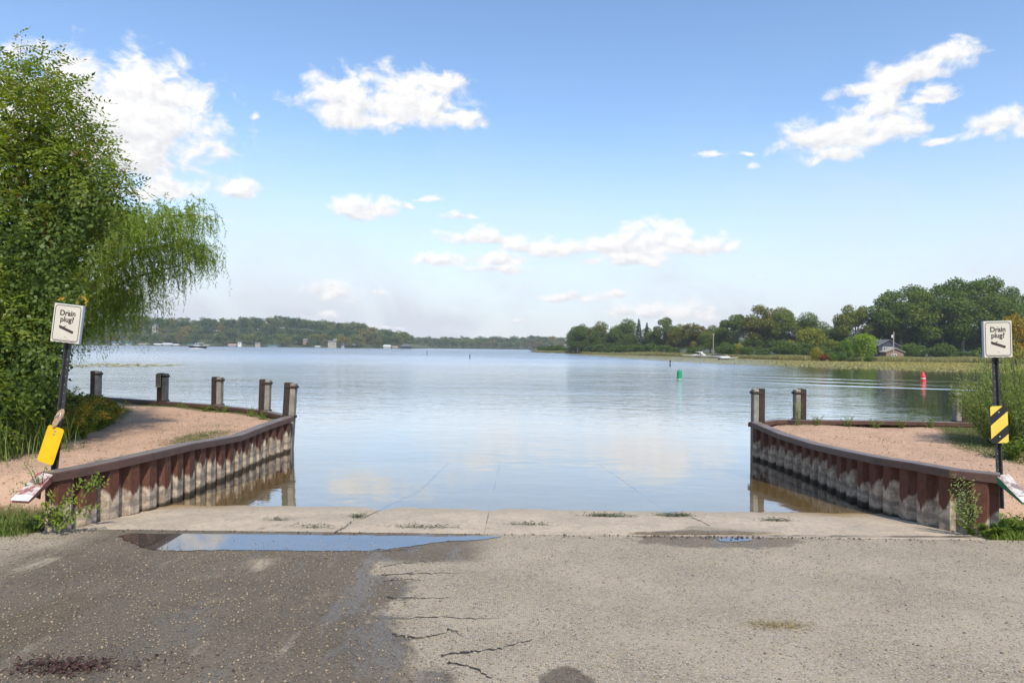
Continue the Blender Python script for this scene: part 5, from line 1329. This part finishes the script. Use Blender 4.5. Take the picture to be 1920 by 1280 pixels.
lush = [(x, y, bank_z(x, y, -1) - .02) for x, y in ((random.gauss(-5.75, .28), random.gauss(7.72, .12)) for _ in range(2600)) if x < -5.3]
blades('verge_grass', lush, .14, .009, .9, MT['grass'], 'lush tuft of grass beside the left wall end')
lush = [(x, y, bank_z(x, y, 1) - .02) for x, y in ((random.gauss(6.1, .25), random.gauss(8.02, .10)) for _ in range(1500)) if x > 5.62]
blades('verge_grass', lush, .12, .012, .9, MT['leaf_weed'], 'lush green weeds at the foot of the right wall end')
for i, (px, py, h) in enumerate(((1495, 797, .55), (1530, 796, .25), (1640, 797, .18), (1690, 797, .2), (1745, 797, .2), (1590, 797, .22))):
    p = at(px, py, 15.25); stem_plant('wall_weed', (p.x, 15.22, .46), 8, h, .22, (.05, .012), 22, MT['grass'] if i else MT['leaf_shrub'], 'tall straw-green weed by the second right-hand post' if i == 0 else 'low weed along the foot of the lily-bay wall', 'weed', None if i == 0 else 'weeds along the lily-bay wall')
for i, (px, py, h) in enumerate(((475, 783, .25), (500, 786, .22), (425, 778, .18), (390, 772, .15), (350, 766, .15))):
    d = [16.0, 15.5, 17.0, 17.3, 18.0][i]; p = at(px, py, d); stem_plant('wall_weed', (p.x, d - .25, .46), 7, h, .25, (.05, .018), 16, MT['leaf_weed'], 'low green weed along the foot of the left lake wall', 'weed', 'weeds along the left lake wall')
# plants at the wall ends
def branch_plant(name, base, arcs, leaf, n_leaf, mat, label):
    root = empty(name, base, 0, label, 'plant'); m = MB(); P, D = [], []
    for (tip, sag) in arcs:
        tip = Vector(tip) - Vector(base); mid = tip * .5 + Vector((0, 0, sag))
        pts = [(mid * 2 * t * (1 - t) + tip * t * t) for t in np.linspace(0, 1, 7)]; m.tube(pts, list(np.linspace(.006, .002, 7)), 5, False)
        for k in range(n_leaf):
            t = .15 + .85 * (k + .5) / n_leaf; q = mid * 2 * t * (1 - t) + tip * t * t; tan = (mid * (2 - 4 * t) + tip * 2 * t).normalized()
            sdv = tan.cross(Vector((0, -1, .4))).normalized() * (1 if k % 2 else -1)
            P.append(tuple(q + Vector((random.gauss(0, .012), random.gauss(0, .012), random.gauss(0, .012))))); D.append(tuple(tan * .6 + sdv + Vector((random.gauss(0, .25), random.gauss(0, .25), random.gauss(0, .25)))))
    m.build('stems', MT['bark'], root); n = len(P)
    V, F = leaf_quads(np.array(P), np.array(D), RNG.uniform(.7, 1.3, n) * leaf[0], RNG.uniform(.8, 1.2, n) * leaf[1], np.array([0, -.7, .7]) + RNG.normal(size=(n, 3)) * .4, .1)
    return np_obj('leaves', V, F, mat, root)
d = 7.6
arcs = [(at(px, py, d + random.uniform(-.12, .1)), sag) for px, py, sag in ((185, 950, .12), (150, 905, .1), (165, 965, .1), (130, 935, .12), (110, 960, .08), (120, 985, .02), (140, 975, .06), (100, 925, .1), (60, 985, .05), (85, 945, .1), (75, 970, .06), (105, 975, .05), (160, 935, .14), (125, 960, .1))]
branch_plant('trailing_shrub', at(92, 985, 7.62), arcs, (.055, .022), 26, MT['leaf_near'], 'trailing leafy shrub growing over the red-capped wall end')
arcs = [(at(px, py, 7.75), .05) for px, py in ((190, 895), (178, 905), (165, 912), (200, 905), (155, 900), (182, 890))]
branch_plant('trailing_shrub', at(160, 925, 7.85), arcs, (.05, .024), 16, MT['leaf_weed'], 'small leafy sprig growing out of the wall face by the red cap')
arcs = [(at(px, py, 7.55), .12) for px, py in ((30, 905), (20, 925), (60, 880), (70, 895), (45, 870), (85, 875), (25, 945))]
branch_plant('thin_weed', at(75, 935, 7.6), arcs, (.032, .012), 20, MT['leaf_shrub'], 'thin sparse weed beside the yellow plate')
b = at(1822, 992, 8.05)
arcs = [(at(px, py, 8.0 + random.uniform(-.1, .1)), .04) for px, py in ((1787, 890), (1795, 905), (1805, 895), (1815, 905), (1825, 900), (1780, 930), (1778, 945), (1800, 930), (1812, 925), (1830, 925), (1790, 955), (1826, 945), (1808, 950), (1836, 950), (1783, 915))]
branch_plant('ragged_weed', b, arcs, (.045, .011), 34, MT['leaf_shrub'], 'upright ragged weed in front of the green-capped wall end')
for i in range(9):
    px = 1838 + i * 10; p = on(px, 1000 - i * .5, .02); stem_plant('low_weed', (p.x, p.y + random.uniform(0, .18), bank_z(p.x, p.y, 1)), 10, .16, .2, (.06, .03), 12, MT['leaf_weed'], 'low bright green weed at the right-hand asphalt edge', 'weed', 'low weeds at the right-hand asphalt edge')

# willow shrub on the right bank
def shrub(loc, stems, h, sx, sy, label):
    root = empty('willow_shrub', loc, 0, label, 'shrub'); m = MB(); P, D = [], []
    for s in range(stems):
        a = RNG.uniform(0, 6.28); r = math.sqrt(RNG.uniform(0, 1)); hh = h * (1 - .45 * r * r) * RNG.uniform(.55, 1.08)
        b0 = np.array([sx * .45 * r * math.cos(a), sy * .45 * r * math.sin(a), -.03]); tip = np.array([sx * r * math.cos(a), sy * r * math.sin(a), hh]); mid = b0 * .5 + tip * .5 + np.array([0, 0, hh * .12])
        if s % 3 == 0: m.tube([b0, mid, tip], [.008, .005, .002], 4, False)
        nl = 46; t = (np.arange(nl) + RNG.uniform(0, 1, nl)) / nl * .95 + .05; t = t[:, None]
        q = b0 * (1 - t) ** 2 + mid * 2 * t * (1 - t) + tip * t * t; tan = unit((mid - b0) * (1 - t) + (tip - mid) * t)
        P.append(q + RNG.normal(size=(nl, 3)) * .03); D.append(tan * .9 + RNG.normal(size=(nl, 3)) * .5)
    m.build('stems', MT['bark'], root); P, D = np.concatenate(P), np.concatenate(D); n = len(P)
    V, F = leaf_quads(P, D, RNG.uniform(.05, .11, n), RNG.uniform(.010, .018, n), None, .06); np_obj('leaves', V, F, MT['leaf_shrub'], root); return root
shrub((9.3, 12.2, bank_z(9.3, 12.2, 1)), 620, 1.95, 1.35, 1.2, 'feathery pale green willow shrub behind the right-hand sign')
shrub((10.9, 12.8, bank_z(10.9, 12.8, 1)), 420, 2.1, 1.2, 1.1, 'second feathery willow shrub further along the right bank')
for i in range(12):
    x = random.uniform(7.7, 9.9); y = random.uniform(10.2, 11.3); stem_plant('leafy_weed', (x, y, bank_z(x, y, 1)), 8, random.uniform(.2, .42), .28, (.08, .03), 16, MT['leaf_weed'], 'low leafy weed at the foot of the right willow shrub', 'plant', 'weeds under the right willow shrub')

# ------------------------------------------------------------------ details on asphalt and ramp
def ribbon(name, pix, w, mat, parent, dz=.004, z=0.0, jit=.012):
    pts = []
    for (a, b) in zip(pix, pix[1:]):
        for t in np.linspace(0, 1, 9, endpoint=False): pts.append((a[0] + (b[0] - a[0]) * t, a[1] + (b[1] - a[1]) * t))
    v = []
    for i, (px, py) in enumerate(pts):
        q = on(px, py, z)
        for _ in range(3): q = on(px, py, float(asph_z(np.array(q.x), np.array(q.y))) if q.y < SEAM else ramp_z(q.y))
        zz = q.z + dz; jx, jy = random.gauss(0, jit), random.gauss(0, jit); ww = w * random.uniform(.3, 1.5) * (1 - .7 * i / len(pts)) / 2
        t = Vector((pts[min(i + 1, len(pts) - 1)][0] - pts[max(i - 1, 0)][0], 0, 0)); v += [(q.x + jx - ww * .3, q.y + jy - ww, zz), (q.x + jx + ww * .3, q.y + jy + ww, zz)]
    f = [(2 * i, 2 * i + 2, 2 * i + 3, 2 * i + 1) for i in range(len(pts) - 1)]
    return MB().add(v, f).build(name, mat, parent)
for pix, w in (([(735, 1190), (790, 1195), (830, 1188), (850, 1178)], .022), ([(820, 1228), (880, 1222), (940, 1215), (1008, 1196)], .03), ([(840, 1240), (890, 1252), (930, 1275)], .028), ([(715, 1062), (760, 1055), (830, 1050)], .02),
               ([(715, 1078), (790, 1075), (870, 1073)], .02), ([(720, 1090), (760, 1086), (800, 1090)], .018), ([(730, 1120), (800, 1122), (860, 1118)], .022), ([(735, 1160), (830, 1157), (940, 1160)], .016), ([(840, 1178), (870, 1192)], .016), ([(700, 1035), (760, 1030), (800, 1027)], .016)):
    ribbon('crack', pix, w, MT['crack'], asphalt)
# open seam between asphalt and ramp
ribbon('crack', [(1840, 1006), (1600, 1005), (1440, 1004), (1290, 1002)], .03, MT['crack'], asphalt, .006, jit=.005)
# puddle lying along the seam, its outline from the photo
PUD = [(222, 1003), (245, 998), (330, 999.5), (500, 1000.5), (640, 1002), (760, 1003), (860, 1004), (905, 1003), (942, 1004), (900, 1011), (850, 1012), (800, 1017), (740, 1026), (690, 1030), (600, 1031), (500, 1029), (400, 1030), (330, 1031), (285, 1028), (250, 1019)]
pv = [on(px + random.uniform(-2, 2), py, .012) for px, py in PUD]
def densify(pv, n=5, j=.012):
    o = []
    for a, b in zip(pv, pv[1:] + pv[:1]):
        for i in range(n): q = a.lerp(b, i / n); o.append((q.x + random.gauss(0, j), min(q.y + random.gauss(0, j), SEAM - .01), .0065))
    return o
pv = densify(pv); tag(MB().add(pv, [tuple(range(len(pv)))]).build('puddle', MT['puddle'], None), 'long shallow puddle along the edge of the ramp', 'puddle', kind='structure')
pv = densify([on(px, py, .012) for px, py in ((1345, 1008), (1370, 1005), (1410, 1006), (1412, 1011), (1380, 1014), (1350, 1013))], 5, .006)
tag(MB().add(pv, [tuple(range(len(pv)))]).build('puddle', MT['puddle'], None), 'tiny puddle in the broken patch by the ramp edge', 'puddle', kind='structure')
# loose stones
def stones(name, P, s0, s1, mat, label):
    P = np.array(P); n = len(P); base = np.array([(1, 0, 0), (0, 1, 0), (-1, 0, 0), (0, -1, 0), (0, 0, .7), (0, 0, -.5)], float)
    sc = (s0 + (s1 - s0) * RNG.uniform(0, 1, (n, 1, 1)) ** 2.2) * RNG.uniform(.6, 1.4, (n, 1, 3)); a = RNG.uniform(0, 6.28, n); c, s = np.cos(a), np.sin(a)
    b = base[None] * sc + RNG.normal(size=(n, 6, 3)) * s0 * .2; x = b[..., 0] * c[:, None] - b[..., 1] * s[:, None]; y = b[..., 0] * s[:, None] + b[..., 1] * c[:, None]
    V = np.stack([x, y, b[..., 2]], -1) + P[:, None]; T = np.array([(0, 1, 4), (1, 2, 4), (2, 3, 4), (3, 0, 4), (1, 0, 5), (2, 1, 5), (3, 2, 5), (0, 3, 5)])
    return tag(np_obj(name, V.reshape(-1, 3), (np.arange(n)[:, None, None] * 6 + T).reshape(-1, 3), mat), label, 'gravel', kind='stuff')
MT['stone'] = leaf_mat('stone', (.12, .10, .085), (.36, .28, .185), trans=0, rough=.8)
pp = []
while len(pp) < 11000:
    y = random.uniform(3.2, 7.5); x = random.gauss(-2.6, 1.6)
    if -6.2 < x < -.2 - (y - 4) * .3 + random.gauss(0, .25): pp.append((x, y, float(asph_z(np.array(x), np.array(y))) + .003))
while len(pp) < 15000:
    y = random.uniform(3.2, 7.8); x = random.uniform(-6, 6.5); pp.append((x, y, float(asph_z(np.array(x), np.array(y))) + .002))
stones('loose_gravel', pp, .004, .013, MT['stone'], 'loose pale stones strewn over the asphalt, thickest in the damp lane')
pp = []
for _ in range(5200):
    y = random.uniform(8.6, 15); x = random.uniform(5.5, 8.5)
    if on_bank(x, y, 1): pp.append((x, y, bank_z(x, y, 1)))
for _ in range(5200):
    y = random.uniform(8.3, 16); x = random.uniform(-8, -5.1)
    if on_bank(x, y, -1): pp.append((x, y, bank_z(x, y, -1)))
MT['sand_stone'] = leaf_mat('sand_stone', (.36, .22, .14), (.62, .47, .35), trans=0, rough=.9)
stones('bank_gravel', pp, .006, .016, MT['sand_stone'], 'pinkish pea gravel scattered over both banks')
P = [q for q in ([(random.uniform(-8.2, -5.1), random.uniform(8.4, 17)) for _ in range(900)] + [(random.uniform(5.5, 9.5), random.uniform(8.8, 15.3)) for _ in range(700)])]
P = np.array([(x, y, bank_z(x, y, -1 if x < 0 else 1) + .012) for x, y in P if on_bank(x, y, -1 if x < 0 else 1)]); a = RNG.uniform(0, 6.28, len(P))
V, F = leaf_quads(P, np.stack([np.cos(a), np.sin(a), RNG.normal(size=len(P)) * .2], 1), RNG.uniform(.025, .06, len(P)), RNG.uniform(.015, .03, len(P)), np.array([0, 0, 1]) + RNG.normal(size=(len(P), 3)) * .3, .15)
MT['litter'] = leaf_mat('litter', (.14, .085, .04), (.34, .24, .10), trans=.1, rough=.8)
tag(np_obj('leaf_litter', V, F, MT['litter']), 'dry fallen leaves scattered on both sandy banks', 'leaf litter', kind='stuff')
# broken asphalt crumbs along the ramp edge
pp = [(random.gauss(2.4, .8), SEAM - abs(random.gauss(0, .05)), .012) for _ in range(170)] + [(random.uniform(-5, 5.5), SEAM - .02 - abs(random.gauss(0, .05)), .01) for _ in range(260)]
MT['crumb'] = leaf_mat('crumb', (.05, .048, .045), (.16, .14, .12), trans=0, rough=.9)
stones('asphalt_crumbs', pp, .005, .016, MT['crumb'], 'dark crumbs of broken asphalt along the ramp edge')
# wood chips, dry straw, water weed
def litter(name, c, sx, sy, n, L, W, mat, label, cat, zf, flat=.25):
    o = empty(name, (c.x, c.y, c.z), 0, label, cat)
    P = np.stack([RNG.normal(size=n) * sx, RNG.normal(size=n) * sy, np.abs(RNG.normal(size=n)) * .012 + .004], 1)
    P[:, 2] += np.array([zf(c.x + p[0], c.y + p[1]) - c.z for p in P])
    a = RNG.uniform(0, 6.28, n); V, F = leaf_quads(P, np.stack([np.cos(a), np.sin(a), RNG.normal(size=n) * flat], 1), RNG.uniform(.6, 1.4, n) * L, RNG.uniform(.6, 1.3, n) * W, np.array([0, 0, 1]) + RNG.normal(size=(n, 3)) * .3, .1, .5)
    np_obj('strands', V, F, mat, o)['kind'] = 'stuff'; return o
az = lambda x, y: float(asph_z(np.array(x), np.array(y)))
c = on(122, 1252, .1); litter('bark_chips', c, .17, .06, 420, .045, .014, MT['bark_chip'], 'heap of dark reddish bark chips on the asphalt', 'bark chips', az)
c = on(190, 1240, .1); litter('bark_chips', c, .30, .10, 130, .035, .012, MT['bark_chip'], 'loose bark chips strewn beside the heap', 'bark chips', az)
c = on(1458, 1169, .08); litter('dry_straw', c, .13, .05, 420, .05, .005, MT['dry_grass'], 'small flattened tuft of dry straw on the asphalt', 'straw', az)
rz_ = lambda x, y: ramp_z(y) + .004
for px, py, sx, sy, n, lab in ((1135, 967, .17, .035, 420, 'largest green clump of water weed stranded on the ramp'), (1265, 966, .15, .03, 380, 'clump of water weed stranded by the broken ramp corner'), (985, 983, .16, .02, 160, 'thin line of water weed mid-ramp'),
                               (795, 988, .22, .025, 200, 'curved strand of dark water weed on the ramp'), (670, 968, .06, .05, 140, 'dark weed caught in the long ramp crack'), (520, 974, .09, .015, 90, 'faint scrap of weed near the left of the ramp'), (1455, 976, .12, .02, 200, 'flat weed scrap at the water edge by the right wall'), (590, 988, .14, .03, 110, 'scattered weed scraps left of the long ramp crack')):
    c = on(px, py, 0); 
    for _ in range(4): c = on(px, py, ramp_z(c.y))
    litter('water_weed', c, sx, sy, n, .06, .008, MT['weed_wet'], lab, 'water weed', rz_)
ribbon('crack', [(625, 1000), (650, 985), (672, 968), (690, 958)], .05, MT['crack'], ramp, .006, jit=.008)
ribbon('crack', [(1330, 985), (1300, 970), (1280, 962)], .03, MT['crack'], ramp, .006)
ribbon('crack', [(480, 992), (520, 984), (545, 975)], .012, MT['crack'], ramp, .006)
# broken asphalt tongue on the ramp corner
pv = densify([on(px, py, .0) for px, py in ((1180, 1001), (1240, 999), (1282, 994), (1298, 983), (1325, 985), (1365, 990), (1420, 994), (1470, 1000), (1440, 1006), (1300, 1006))], 5, .015)
pv = [(x, y, (ramp_z(y) if y > SEAM else .012) + .02) for x, y, z in [(on(px, py, 0).x, on(px, py, 0).y, 0) for px, py in ((1180, 1002), (1215, 1000), (1250, 998), (1282, 993), (1290, 986), (1300, 983), (1325, 985), (1345, 989), (1365, 990), (1400, 993), (1420, 995), (1470, 1001))]]
bot = [(x, y, z - .06) for x, y, z in pv]; n = len(pv)
patch = MB().add(pv + bot, [tuple(range(n))] + [(i, (i + 1) % n, (i + 1) % n + n, i + n) for i in range(n)]).build('asphalt_patch', MT['crumb'] if False else MT['asphalt'], asphalt)

# ------------------------------------------------------------------ haze: the air over the lake
hz = MB().box((100, 700, 31), (2900, 1700, 72)).build('haze', MT['foam'], None)
hm = bpy.data.materials.new('haze'); hm.use_nodes = True; hm.node_tree.nodes.clear()
pvn = hm.node_tree.nodes.new('ShaderNodeVolumePrincipled'); pvn.inputs['Color'].default_value = (.86, .92, 1, 1); pvn.inputs['Density'].default_value = .00022; pvn.inputs['Anisotropy'].default_value = .1
ho = hm.node_tree.nodes.new('ShaderNodeOutputMaterial'); hm.node_tree.links.new(pvn.outputs[0], ho.inputs['Volume'])
hz.data.materials.clear(); hz.data.materials.append(hm)
tag(hz, 'thin pale summer haze over the lake', 'haze', kind='stuff')
